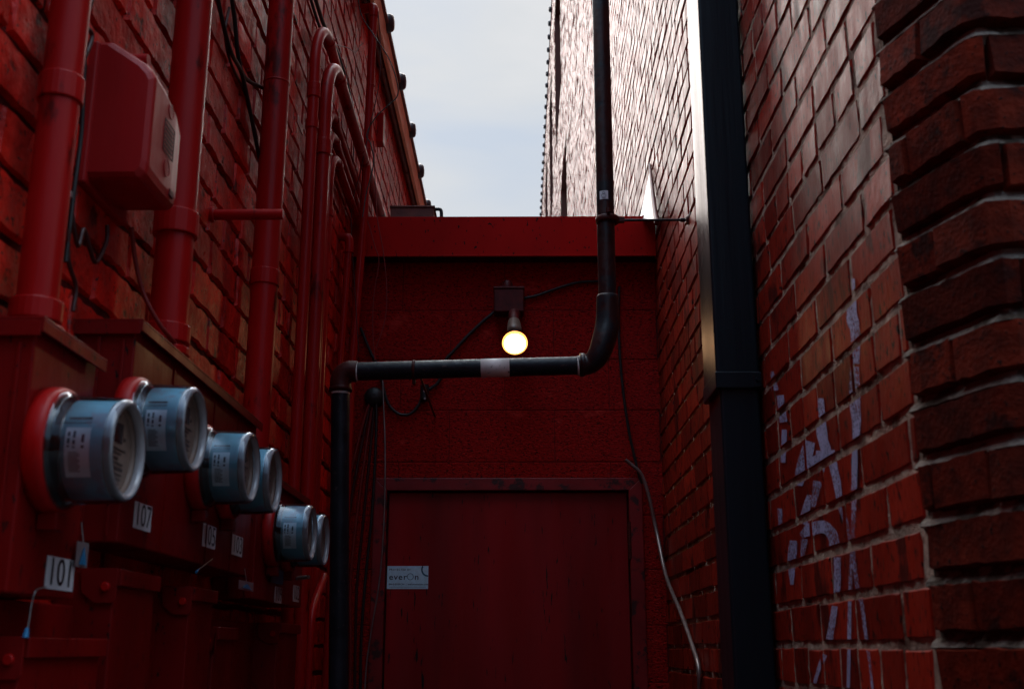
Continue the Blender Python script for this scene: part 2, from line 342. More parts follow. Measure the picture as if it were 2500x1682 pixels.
# ---- left building
EZ = 4.52                                                     # soffit height
lb = thing('brick_building', (-2.5, 4, 0), 'low left brick building, all painted red, with a tan-edged eave', 'building')
lp = lambda s, z, d: Vector((XL + d, s, z))
m_ = MB(); m_.tint = []
lskip = None
bricks(lp, -1.4, 11.0, 0.0, EZ, 0.0985, 0.285, 1.43, 0.07, m_, None, g=0.016, depth=0.0105, jit=0.0010, tilt=0.0018,
       near=lambda s, z: s < 6.5 and s > 1.2 and z > 1.2, step=0.03, rough=0.0042, hoff=2)
m_.build('brick_wall', 'lbrick', lb)
m_ = MB(); bed(lp, -1.4, 11.0, 0.0, EZ, 0.04, m_, amp=0.004); m_.build('mortar', 'lmortar', lb)
m_ = MB(); m_.box(-5.2, XL - 0.02, -1.4, 11.0, 0, EZ + 0.03); m_.build('building_core', 'core', lb)
m_ = MB(); m_.box(-0.722, -0.702, -1.4, 11.0, EZ - 0.075, EZ + 0.075); m_.build('eave_board', 'tan', lb, bevel=0.003)
m_ = MB(); m_.box(-5.2, -0.724, -1.4, 11.0, EZ + 0.004, EZ + 0.06); m_.box(-0.80, -0.688, -1.4, 11.0, EZ + 0.077, EZ + 0.10)
m_.build('roof_edge', 'rust', lb, bevel=0.003)
for Y in [4.05 + 0.64 * i for i in range(10)]:
    m_ = MB(); m_.lathe((-0.80, Y, EZ + 0.105), (1, 0, 0), [(0, .045), (0.08, .046), (0.085, .052), (0.115, .052), (0.120, .048), (0.130, .044), (0.136, .034), (0.139, .012)], n=10)
    m_.build('coping_tile', 'slate', lb)

# ---- right building
RZ = CAM.z + 11.75
rb = thing('tall_brick_building', (4, 12, 0), 'tall right brick building with smooth red alley wall and a rough dark brick corner', 'building')
rp_ = lambda s, z, d: Vector((XR - d, s, z))
YJ = 1.77
NICH = [(15.4, 17.7, CAM.z + 8.2, CAM.z + 10.8), (19.6, 21.4, CAM.z + 8.2, CAM.z + 10.8), (23.5, 25.4, CAM.z + 8.2, CAM.z + 10.8),
        (13.9, 15.9, CAM.z + 4.2, CAM.z + 6.7), (19.6, 21.4, CAM.z + 4.2, CAM.z + 6.7)]
def inniche(a, b, c, d_): return any(b > n[0] and a < n[1] and d_ > n[2] and c < n[3] for n in NICH)
RB = []
m_ = MB(); m_.tint = []
HR, LR = 0.0905, 0.262
bricks(rp_, YJ, 31.0, 0.0, RZ, HR, LR, 1.428, 0.10, m_, None, g=0.0160, depth=lambda s: 0.0036 + 0.004 * min(1, max(0, (s - 2.7) / 1.2)), jit=0.0004, tilt=lambda s: 0.0010 + 0.0022 * min(1, max(0, (s - 3) / 6)),
       near=lambda s, z: s < 5.2, step=0.03, rough=0.0013, skip=inniche, hoff=1, keep=RB)
m_.build('alley_brick_wall', 'rbrick', rb)
m_ = MB(); bed(rp_, YJ - 0.006, 5.4, 0.0, 5.0, 0.02, m_, amp=0.0022)
bed(rp_, 5.4, 31.0, 0.0, 5.0, 0.2, m_, skip=inniche); bed(rp_, YJ - 0.006, 31.0, 5.0, RZ, 0.2, m_, skip=inniche); m_.build('mortar', 'rmortar', rb)
for (a, b, c, d_) in NICH:
    m_ = MB(); q = XR + 0.12; xo = XR + 0.004
    m_.poly([(xo, b, c), (q, b, c), (q, b, d_), (xo, b, d_)]); m_.poly([(xo, a, c), (xo, a, d_), (q, a, d_), (q, a, c)])
    m_.poly([(xo, a, c), (q, a, c), (q, b, c), (xo, b, c)]); m_.poly([(xo, a, d_), (xo, b, d_), (q, b, d_), (q, a, d_)])
    m_.poly([(q, a, c), (q, a, d_), (q, b, d_), (q, b, c)]); w_ = m_.build('bricked_window', 'core', rb)
m_ = MB(); m_.box(XR + 0.14, 9, 1.9, 31.0, 0, RZ); m_.box(0.80, 9, 1.62, 1.9, 0, RZ); m_.build('building_core', 'core', rb)
m_ = MB(); m_.box(XR - 0.025, 9.0, 1.6, 31.0, RZ, RZ + 0.06); m_.build('roof_edge', 'rust', rb)
for i in range(42):
    Y = 9.6 + 0.5 * i
    m_ = MB(); m_.lathe((XR - 0.07, Y, RZ + 0.02), (1, 0, 0), [(0, .03), (0.012, .055), (0.09, .055)], n=12); m_.build('coping_tile', 'slate', rb)
# corner pier: straight splay, rounded nose, then the street face
PA, PC = Vector((XR, YJ)), Vector((0.700, 1.560))
RAD = 0.022
d1 = (PC - PA).normalized(); d2 = Vector((1.0, 0.015)).normalized()
ang = d1.angle(d2); tl = RAD * math.tan(ang / 2); L1 = (PC - PA).length - tl; LA = RAD * ang
sgn = 1 if (d1.x * d2.y - d1.y * d2.x) > 0 else -1
def pier(s, z, d):
    if s <= L1: p = PA + d1 * s; t_ = d1
    elif s <= L1 + LA:
        a = (s - L1) / RAD * sgn; ca, sa = math.cos(a), math.sin(a); t_ = Vector((d1.x * ca - d1.y * sa, d1.x * sa + d1.y * ca))
        n0 = Vector((-d1.y, d1.x)) * sgn; ctr = PA + d1 * L1 + n0 * RAD; r0 = -n0
        p = ctr + Vector((r0.x * ca - r0.y * sa, r0.x * sa + r0.y * ca)) * RAD
    else: p = PA + d1 * L1; p = PC + d2 * (tl + s - L1 - LA); t_ = d2
    nrm = Vector((t_.y, -t_.x)) if sgn > 0 else Vector((-t_.y, t_.x))
    p = p + nrm * d; return Vector((p.x, p.y, z))
m_ = MB(); m_.tint = []
bricks(pier, 0.008, 2.6, 0.0, 5.0, HR, LR, 1.434, 0.16, m_, None, g=0.004, gz=0.022, depth=0.017, jit=0.0015, tilt=0.0030,
       near=lambda s, z: s < 0.9 and z > 1.1, step=0.018, rough=0.0024, hoff=4)
m_.build('corner_brickwork', 'pbrick', rb)
m_ = MB(); ss_ = [-0.004 + 0.0125 * i for i in range(60)]; zz_ = []
for i in range(-16, 40):
    zj = 1.434 + HR * i
    if 0 < zj < 5: zz_ += [(zj - .030, -.004), (zj - .015, .006), (zj - .012, .0135), (zj - .005, .009), (zj + .001, .001), (zj + .014, -0.006), (zj + .034, -.006)]
vs = [pier(s_, z_ + .0016 * mnoise.noise(Vector((s_ * 30, z_ * 7, 1))), d_ + .0025 * mnoise.noise(Vector((s_ * 60, z_ * 60, 5)))) for z_, d_ in zz_ for s_ in ss_]; n_ = len(ss_)
m_.add(vs, [(j * n_ + i, j * n_ + i + 1, (j + 1) * n_ + i + 1, (j + 1) * n_ + i) for j in range(len(zz_) - 1) for i in range(n_ - 1)])
bed(pier, 0.73, 2.6, 0, 5.0, 0.2, m_); bed(pier, -0.004, 2.6, 5.0, RZ, 0.25, m_); m_.build('corner_mortar', 'pmortar', rb)

# ---- unseen building added behind the camera to block light from the street
ob_ = thing('light_block_building', (0, -6, 0), 'plain brown brick building added behind the viewer to block light from the street', 'building')
MB().box(-16, 16, -16, -8.0, 0, 5.4).build('brick_wall', 'pbrick', ob_)
for i in range(9):
    for zz in (1.0,):
        MB().box(-14.4 + 3.4 * i, -13.0 + 3.4 * i, -8.04, -7.98, zz, zz + 1.7).build('window', 'glass', ob_)

# ---- graffiti on the right wall, broken at every mortar joint
def clip(poly, a, b, c, d_):
    def half(pts, ins, inter):
        o = []
        for i in range(len(pts)):
            p, q = pts[i], pts[(i + 1) % len(pts)]; ip, iq = ins(p), ins(q)
            if ip: o.append(p)
            if ip != iq: o.append(inter(p, q))
        return o
    def ix(v): return lambda p, q: (v, p[1] + (q[1] - p[1]) * (v - p[0]) / (q[0] - p[0]))
    def iy(v): return lambda p, q: (p[0] + (q[0] - p[0]) * (v - p[1]) / (q[1] - p[1]), v)
    for ins, it in ((lambda p: p[0] >= a, ix(a)), (lambda p: p[0] <= b, ix(b)), (lambda p: p[1] >= c, iy(c)), (lambda p: p[1] <= d_, iy(d_))):
        if len(poly) < 3: return []
        poly = half(poly, ins, it)
    return poly
def z5(x, y): return (1650 + x * .36464, 560 + y * .36464)
def z6(x, y): return (1650 + x * .37118, 1100 + y * .37118)
ST = [([z5(1205, 330), z5(1195, 560), z5(1220, 700), z5(1218, 900)], [8, 26, 24, 20]),
      ([z5(1215, 920), z5(1218, 1180), z5(1228, 1300), z5(1215, 1530)], [22, 26, 20, 12]),
      ([z6(1195, 0), z6(1190, 330), z6(1182, 560), z6(1190, 700)], [14, 12, 8, 6]),
      ([z5(985, 1130), z5(995, 1370), z5(1045, 1540)], [16, 26, 20]),
      ([z6(1030, 0), z6(1075, 200), z6(1100, 360), z6(1135, 470), z6(1180, 680), z6(1215, 910), z6(1245, 1030), z6(1272, 1240), z6(1295, 1400), z6(1315, 1580)], [22, 18, 14, 12, 10, 10, 9, 8, 6, 6]),
      ([z6(1190, 560), z6(1170, 780), z6(1162, 1000), z6(1158, 1250), z6(1152, 1560)], [8, 10, 9, 9, 8]),
      ([z6(900, -60), z6(850, 110), z6(830, 230)], [26, 34, 12]), ([z6(970, 0), z6(965, 140)], [22, 22]), ([z6(830, 120), z6(970, 60)], [34, 34]),
      ([z6(950, 200), z6(920, 370)], [22, 10]), ([z6(895, 290), z6(870, 400), z6(845, 480)], [10, 22, 24]),
      ([z6(790, 590), z6(778, 740), z6(780, 880)], [20, 20, 8]), ([z6(840, 560), z6(900, 520), z6(990, 500), z6(1050, 560), z6(1070, 680)], [14, 30, 30, 26, 26]),
      ([z6(850, 700), z6(860, 580)], [8, 20]), ([z6(1082, 700), z6(1082, 860), z6(1078, 960)], [18, 16, 14]), ([z6(1065, 1020), z6(1030, 1240)], [16, 16]),
      ([z6(1000, 1340), z6(960, 1430), z6(930, 1530)], [12, 10, 8]),
      ([z5(660, 950), z5(680, 1080)], [8, 18]), ([z5(715, 1110), z5(738, 1290)], [16, 18]), ([z5(745, 1340), z5(735, 1560)], [14, 12]),
      ([z6(700, 380), z6(705, 520)], [12, 10])]
gm = MB(); qn = 0
for pts, ws in ST:
    sp_ = spline([(x, y, w) for (x, y), w in zip(pts, ws)], 4)
    L_ = []; R_ = []
    for i, p in enumerate(sp_):
        d = sp_[min(i + 1, len(sp_) - 1)] - sp_[max(i - 1, 0)]; l = math.hypot(d.x, d.y) or 1; nx, ny = d.y / l, -d.x / l
        w = max(1.5, p.z) / 2 * rnd.uniform(.9, 1.1); L_.append(P(p.x + nx * w, p.y + ny * w, X=XR)); R_.append(P(p.x - nx * w, p.y - ny * w, X=XR))
    qn += 1
    for i in range(len(sp_) - 1):
        q = [(v_.y, v_.z) for v_ in (L_[i], R_[i], R_[i + 1], L_[i + 1])]
        for (a, b, c, d_) in RB:
            if a > 2.8: continue
            r = clip(q, a, b, c, d_)
            if len(r) >= 3: gm.poly([(XR - 0.0050 - 0.00006 * qn, s_, z) for s_, z in r])
tag(gm.build('graffiti', 'spray', None), 'lilac spray painted scrawl on the right brick wall beside the dark downspout', 'graffiti')

# ---- back structure: block wall, fascia, roof
bw = thing('block_wall', (0, YB + .1, 0), 'dark red painted concrete block wall closing the end of the alley', 'wall')
bp_ = lambda s, z, d: Vector((s, YB + 0.006 - d, z))
DX0, DX1, DZ = -0.640, 0.530, 2.144
dskip = lambda a, b, c, d_: b > DX0 + .002 and a < DX1 - .002 and c < DZ - 0.01
m_ = MB(); m_.tint = []
HB = 0.2335
for i in range(0, 14):
    zt = 2.918 - 0.2335 * (i - 1); zb_ = zt - HB
    if zb_ < -0.2: break
    s = -0.538 - 0.47 * 2 if i % 2 == 0 else -0.315 - 0.47 * 2
    while s < XR:
        a, b = max(s, XL), min(s + 0.47, XR); s += 0.47
        if b - a < .03: continue
        segs = [(a, b, max(zb_, 0), min(zt, 3.29))]
        if zb_ < DZ and b > DX0 and a < DX1:
            segs = []
            if a < DX0 - .01: segs.append((a, DX0, max(zb_, 0), zt))
            if b > DX1 + .01: segs.append((DX1, b, max(zb_, 0), zt))
            if zt > DZ + .01: segs.append((max(a, DX0), min(b, DX1), DZ, zt))
        for (a1, b1, c1, d1_) in segs:
            g2 = 0.0008; e_ = 0.0035
            vs = []
            for (ee, dd) in ((e_, 0.0045 + rnd.uniform(-.0006, .0006)), (0, 0.0018)):
                vs += [bp_(a1 + g2 + ee, c1 + g2 + ee, dd), bp_(b1 - g2 - ee, c1 + g2 + ee, dd), bp_(b1 - g2 - ee, d1_ - g2 - ee, dd), bp_(a1 + g2 + ee, d1_ - g2 - ee, dd)]
            m_.add(vs, [(0, 1, 2, 3), (4, 5, 1, 0), (5, 6, 2, 1), (6, 7, 3, 2), (7, 4, 0, 3)])
m_.tint = None
m_.build('block_face', 'block', bw)
m_ = MB(); m_.box(XL, DX0, YB + .004, YB + .25, 0, 3.29); m_.box(DX1, XR, YB + .004, YB + .25, 0, 3.29); m_.box(DX0, DX1, YB + .004, YB + .25, DZ, 3.29); m_.build('block_joints', 'lmortar', bw)
fa = thing('roof_fascia', (0, 4.9, 3.14), 'wide flat red metal fascia capping the block wall above the lamp', 'fascia')
m_ = MB(); m_.box(XL + .002, XR - .012, 4.855, 4.862, 3.146, 3.340); m_.box(XL + .002, XR - .012, 4.851, 4.8545, 3.146, 3.153); m_.build('fascia_board', 'fascia', fa, bevel=0.001)
m_ = MB(); m_.box(XL + .002, XR - .012, 4.863, YB - .004, 3.268, 3.275); m_.build('soffit', 'fascia', fa)
m_ = MB(); m_.box(XL + .002, XR - .012, 4.863, 9.0, 3.30, 3.336); m_.build('flat_roof', 'roof', fa)
m_ = MB(); a = P(955, 527, Y=4.95); b = P(1060, 510, Y=4.95); m_.box(a.x, b.x, 4.92, 5.15, 3.338, b.z - .006); m_.box(a.x - .004, b.x + .006, 4.915, 5.155, b.z - .006, b.z + .003)
tag(m_.build('roof_curb', 'rust', None, bevel=0.002), 'low red curb box on the flat roof at the foot of the left eave', 'roof curb')
a = P(1062, 511, Y=4.96); b = P(1077, 530, Y=4.96)
m_ = MB(); m_.tube(spline([(a.x - .004, 4.96, a.z - .004), (a.x + .012, 4.96, a.z), (b.x, 4.96, a.z - .012), (b.x, 4.96, 3.335)], 5), 0.0085, n=10)
tag(m_.build('vent_elbow', 'iron_up', None), 'tiny dark bent pipe end standing on top of the red fascia', 'vent pipe')

# ---- door
dr = thing('metal_door', (-0.05, YB, 0), 'maroon metal service door at the end of the alley with a pale blue sticker', 'door')
m_ = MB(); DY = YB + 0.018
a0, a1, zt = -0.576, 0.470, 2.084
m_.box(a0, a1, DY, DY + .045, 0.01, zt); m_.build('door_panel', 'door', dr, bevel=0.002)
m_ = MB(); m_.box(DX0 + .001, DX1 - .001, DY + .047, DY + .055, 0, DZ - .001); m_.build('door_gap_backing', 'frame', dr)  # backing sheet added behind the door to stop light leaking through its gaps
m_ = MB()
fy0 = YB - 0.012
def mit(pts, y0=fy0, y1=YB + .06): m_.prism([(x, y0, z) for x, z in pts], (0, y1 - y0, 0))
gp = 0.007
mit([(DX0, 0), (a0 - gp, 0), (a0 - gp, zt + gp), (DX0, DZ)]); mit([(a1 + gp, 0), (DX1 + .006, 0), (DX1 + .006, DZ), (a1 + gp, zt + gp)]); mit([(DX0 + .001, DZ + .0005), (a0 - gp + .001, zt + gp), (a1 + gp - .001, zt + gp), (DX1 + .005, DZ + .0005)])
m_.build('door_frame', 'frame', dr, bevel=0.002)
m_ = MB(); h0 = P(1536, 1276, Y=YB); h1 = P(1536, 1362, Y=YB)
for zc in ((h0.z + h1.z) / 2, 1.0, 0.25):
    for k in range(5): m_.tube([(a1 + .006, YB - .006, zc - .08 + .032 * k + .001), (a1 + .006, YB - .006, zc - .08 + .032 * k + .031)], 0.0095, n=10)
m_.build('hinge', 'fitting', dr)
s0, s1 = P(946, 1381, Y=DY), P(1045, 1437, Y=DY); sw, sh = s1.x - s0.x, s0.z - s1.z; cx, cz = (s0.x + s1.x) / 2, (s0.z + s1.z) / 2
st = MB().box(s0.x, s1.x, DY - .0012, DY - .0002, s1.z, s0.z).build('security_sticker', 'sticker', dr, label='pale blue security sticker reading everOn')
YS = DY - .0012
def stx(u, v): return (s0.x + sw * u, YS, s0.z - sh * v)
textmesh('PROTECTED BY', stx(.05, .165), (1, 0, 0), (0, 0, 1), sh * .105, 'navy', st, bold=0.02, space=1.35, center=False)
textmesh('ever', stx(.045, .49), (1, 0, 0), (0, 0, 1), sh * .36, 'navy', st, space=1.14, center=False, sx=1.1, bold=.008)
textmesh('n', stx(.665, .49), (1, 0, 0), (0, 0, 1), sh * .36, 'navy', st, center=False, sx=1.1, bold=.008)
textmesh('844-5-EVERON  |  everonsolutions.com', stx(.045, .80), (1, 0, 0), (0, 0, 1), sh * .105, 'navy', st, bold=0.015, center=False, sx=1.02)
def ring(c, r0, r1, y, a_=0, b_=360, n=48):
    m = MB()
    for k in range(n):
        t0, t1 = R(a_ + (b_ - a_) * k / n), R(a_ + (b_ - a_) * (k + 1) / n)
        m.poly([(c[0] + r0 * math.cos(t0), y, c[2] + r0 * math.sin(t0)), (c[0] + r1 * math.cos(t0), y, c[2] + r1 * math.sin(t0)),
                (c[0] + r1 * math.cos(t1), y, c[2] + r1 * math.sin(t1)), (c[0] + r0 * math.cos(t1), y, c[2] + r0 * math.sin(t1))])
    return m
ring(stx(.565, .47), sh * .122, sh * .145, YS - .0009).build('ring_logo', 'teal', st)
ring(stx(.995, .16), sh * .245, sh * .31, YS - .0009, 148, 270).build('corner_arc', 'teal', st)
m_ = MB(); 
for u in (.05,): m_.box(stx(.05, 0)[0], stx(.95, 0)[0], YS - .0009, YS - .0006, stx(0, .925)[2], stx(0, .915)[2])
m_.build('fine_print_line', 'teal', st)

# ================================================================== LEFT WALL EQUIPMENT
FX = -0.665                                                   # front plane of the cabinets
def conduit(name, pts, r, label, m='pipe', group='red conduits on the left wall', collars=(), cat='conduit', n=20, straps=()):
    t_ = thing(name, pts[0], label, cat, group)
    MB().tube(pts, r, n=n).build('pipe', m, t_)
    for (c, ax, l, rr) in collars:
        c = Vector(c); ax = Vector(ax).normalized()
        MB().lathe(c - ax * l / 2, ax, [(0, r), (0, rr - .001), (.002, rr), (l - .002, rr), (l, rr - .001), (l, r)], n=24, caps=False, sm=False).build('coupling', m, t_)
    for (c, rr, h_) in straps:
        c = Vector(c); b = MB(); b.lathe(c - Vector((0, 0, h_ / 2)), (0, 0, 1), [(0, r), (0, rr), (h_, rr), (h_, r)], n=24, caps=False, sm=False)
        b.box(XL + .006, c.x, c.y - rr - .022, c.y - rr + .006, c.z - h_ / 2, c.z + h_ / 2) if False else b.box(XL + .004, XL + .014, c.y - rr - .03, c.y + rr + .03, c.z - h_ / 2, c.z + h_ / 2)
        b.build('strap', m, t_)
    return t_
BZ1, BZ2, BZ3 = 1.855, 1.966, 1.862
# three thick risers
def vz(px, py, x): return P(px, py, X=x)
p1t = vz(160, 5, -.715); p1b = vz(76, 735, -.715); y1 = 1.59
conduit('riser_pipe', [(-.715, y1, BZ1 + .004), (-.715, y1, 4.2)], .0300, 'nearest thick red riser pipe rising from the nearest meter cabinet',
        collars=[((-.715, y1, BZ1 + .045), (0, 0, 1), .032, .038), ((-.715, y1, BZ1 + .016), (0, 0, 1), .014, .042), ((-.715, y1, P(130, 222, Y=y1).z), (0, 0, 1), .042, .0345)])
y2 = 2.15
conduit('riser_pipe', [(-.70, y2, BZ2 + .004), (-.70, y2, 4.45)], .0375, 'thick red riser pipe behind the plastic telephone box',
        collars=[((-.70, y2, BZ2 + .055), (0, 0, 1), .036, .045), ((-.70, y2, BZ2 + .02), (0, 0, 1), .016, .046), ((-.70, y2, P(420, 550, Y=y2).z), (0, 0, 1), .05, .045)])
y3 = 3.0
conduit('riser_pipe', [(-.715, y3, BZ3 + .004), (-.715, y3, 4.45)], .0375, 'thick red riser pipe crossed by the short horizontal stub pipe',
        collars=[((-.715, y3, P(690, 205, Y=y3).z), (0, 0, 1), .006, .0392), ((-.715, y3, P(630, 680, Y=y3).z), (0, 0, 1), .045, .0415), ((-.715, y3, BZ3 + .03), (0, 0, 1), .04, .044)])
# goosenecks
def goose(x, y, top, r, rb_, label, x2=None, y2_=5.6, cps=(), straps=()):
    x2 = x if x2 is None else x2
    pts = [(x, y, 0.4), (x, y, top - rb_)]
    for k in range(1, 13):
        a = math.pi / 2 * k / 12; pts.append((x, y + rb_ * (1 - math.cos(a)), top - rb_ + rb_ * math.sin(a)))
    pts += [(x, y + rb_ + .35, top - .01), (x, y2_, top - .03)]
    zs = [((x, y, z), (0, 0, 1), .03, r + .0045) for z in cps] + [((x, y + rb_ + .02, top - .001), (0, 1, 0), .035, r + .004)]
    return conduit('bent_conduit', pts, r, label, collars=zs, n=18, straps=[((x, y, z), r + .004, .03) for z in straps])
ya = 3.60
goose(-.725, ya, P(793, 95, Y=3.82).z, .0195, .24, 'tall slim red conduit with the highest hooked bend of the bundle', cps=(P(767, 215, Y=ya).z, P(767, 230, Y=ya).z), straps=(P(762, 305, Y=ya).z,))
yb_ = 3.70
goose(-.700, yb_, P(814, 181, Y=3.92).z, .0235, .25, 'red conduit with a wide round bend just right of the tallest hooked one', cps=(P(790, 352, Y=yb_).z, P(790, 370, Y=yb_).z))
goose(-.735, 3.93, P(814, 291, Y=4.08).z, .0160, .16, 'upper of the three small hooked conduits tucked behind the bundle')
goose(-.738, 3.98, P(812, 338, Y=4.12).z, .0160, .16, 'middle of the three small hooked conduits tucked behind the bundle')
goose(-.735, 4.03, P(815, 393, Y=4.17).z, .0185, .16, 'lowest of the three small hooked conduits tucked behind the bundle', cps=(P(796, 525, Y=4.05).z, P(793, 680, Y=4.05).z))
# horizontal stub
a = P(692, 524, Y=2.63)
conduit('stub_pipe', [(XL, 2.63, a.z), (a.x, 2.63, a.z)], .0135, 'short horizontal red stub pipe sticking out across a riser', group=None, cat='pipe', collars=[((XL + .012, 2.63, a.z), (1, 0, 0), .012, .02)])
# tall slim conduit near the back corner
f0, f1, f2 = P(912, 42, Y=4.72), P(888, 536, Y=4.72), P(858, 905, Y=4.72)
ft = conduit('corner_conduit', [Vector((f2.x - .012, 4.72, .3)), f2, f1, f0], .0185, 'tall slim red conduit in the back left corner with wires wound round it',
        collars=[(P(905, 210, Y=4.72), (0, 0, 1), .006, .0200), (P(878, 660, Y=4.72), (0, 0, 1), .006, .0200), (P(897, 366, Y=4.72), (0, 0, 1), .006, .0200)])
MB().tube(spline([f0, f0 + Vector((.0, .0, .03)), f0 + Vector((-.01, .01, .055)), f0 + Vector((-.06, .03, .06))], 5), .0225).build('cap_elbow', 'pipe', ft)
MB().box(f1.x - .06, f1.x - .01, 4.735, 4.75, P(855, 855, Y=4.72).z, P(855, 822, Y=4.72).z).build('tag_plate', 'pipe', ft)
# short conduit with elbow
g0, g1, gl = P(853, 590, Y=4.5), P(829, 900, Y=4.5), P(826, 590, Y=4.5)
gt = thing('elbow_conduit', (g1.x, 4.5, .3), 'thin red conduit with an elbow turning into the wall near the back corner', 'conduit', 'red conduits on the left wall')
MB().tube([(g1.x - .01, 4.5, .3), g1, g0], .0135).build('pipe', 'pipe', gt)
MB().tube(spline([g0 - Vector((0, 0, .05)), g0 - Vector((0, 0, .01)), g0 + Vector((-.006, 0, .016)), g0 + Vector((-.03, 0, .022)), Vector((XL, 4.5, g0.z + .022))], 5), .0185).build('elbow', 'pipe', gt)
# pipe under the eave
ez = EZ - 0.045
et = thing('eave_pipe', (-.748, 1, ez), 'long dark red pipe running under the tan eave of the left building', 'pipe')
MB().tube([(-.748, -1.2, ez), (-.748, 10.8, ez)], .017).build('pipe', 'rust', et)
for Y in (4.2, 5.5, 6.9, 8.3): MB().tube([(-.748, Y, ez), (-.748, Y + .025, ez)], .0235).box(-.752, -.744, Y, Y + .02, ez, EZ).build('hanger', 'rust', et)
a, b = P(934, 281, X=-.745), P(953, 353, X=-.745)
m_ = MB(); m_.box(XL, -.735, a.y - .03, a.y + .05, a.z - .17, a.z)
tag(m_.build('junction_box', 'pipe', None, bevel=.003), 'narrow red electrical box high on the left wall below the eave pipe', 'junction box')

# ---- meter cabinets
def cabinet(name, y0, y1, z0, z1, label, stickers, seams=()):
    t_ = thing(name, (XL, (y0 + y1) / 2, z0), label, 'meter cabinet', 'red electric meter cabinets')
    MB().box(XL + .012, FX, y0, y1, z0, z1).build('cabinet_body', 'box', t_, bevel=.003)
    b = MB(); b.prism([(XL + .008, y0 - .012, z1 + .001), (FX + .012, y0 - .012, z1 + .001), (FX + .012, y0 - .012, z1 - .020), (FX + .009, y0 - .012, z1 - .020), (FX + .009, y0 - .012, z1 + .006), (XL + .008, y0 - .012, z1 + .012)][::1], (0, 0, 0)) if False else None
    b = MB(); b.box(XL + .008, FX + .014, y0 - .010, y1 + .006, z1 + .001, z1 + .005); b.box(FX + .0105, FX + .014, y0 - .010, y1 + .006, z1 - .016, z1 + .001)
    b.box(XL + .008, FX + .0105, y0 - .010, y0 - .0075, z1 - .022, z1 + .001); b.build('rain_hood', 'box', t_, bevel=.001)
    b = MB()
    b.box(XL + .05, XL + .056, y0 - .004, y0 - .0005, z0 + .01, z1 - .024); b.box(FX - .022, FX - .017, y0 - .004, y0 - .0005, z0 + .01, z1 - .03)
    b.build('side_seam', 'box', t_, bevel=.001)
    for s_ in seams: MB().box(FX + .0003, FX + .0022, s_, s_ + .004, z0 + .004, z1 - .02).build('panel_seam', 'box', t_)
    for (txt, px0, py0, px1, py1, dz) in stickers:
        a, b_ = P(px0, py0, X=FX), P(px1, py1, X=FX); yy0, yy1 = a.y, b_.y; zc = (a.z + b_.z) / 2; hh = a.z - b_.z - dz
        o = MB().box(FX + .0004, FX + .0014, yy0, yy1, zc - hh / 2, zc + hh / 2).build('number_sticker', 'numplate', t_, label='white number sticker reading ' + txt)
        textmesh(txt, (FX + .0014, (yy0 + yy1) / 2, zc), (0, 1, 0), (0, 0, 1), hh * 1.22, 'ink', o, sx=(yy1 - yy0) / hh / 1.95, bold=0.0)
    return t_
cabinet('meter_cabinet', 1.487, 1.714, 1.49, BZ1, 'nearest red meter cabinet with number sticker 101 at the left edge', [('101', 115, 1355, 174, 1444, 0)])
cabinet('meter_cabinet', 1.876, 2.80, 1.59, BZ2, 'long red meter cabinet with number stickers 107, 105 and 103',
        [('107', 329, 1222, 365, 1300, 0), ('105', 496, 1276, 523, 1342, 0), ('103', 567, 1303, 589, 1360, 0)], seams=(2.10, 2.40, 2.61))
cabinet('meter_cabinet', 2.86, 3.50, 1.54, BZ3, 'farthest red meter cabinet holding the two smallest meters', [('109', 671, 1430, 686, 1473, 0), ('102', 716, 1427, 728, 1470, 0)], seams=(3.13,))

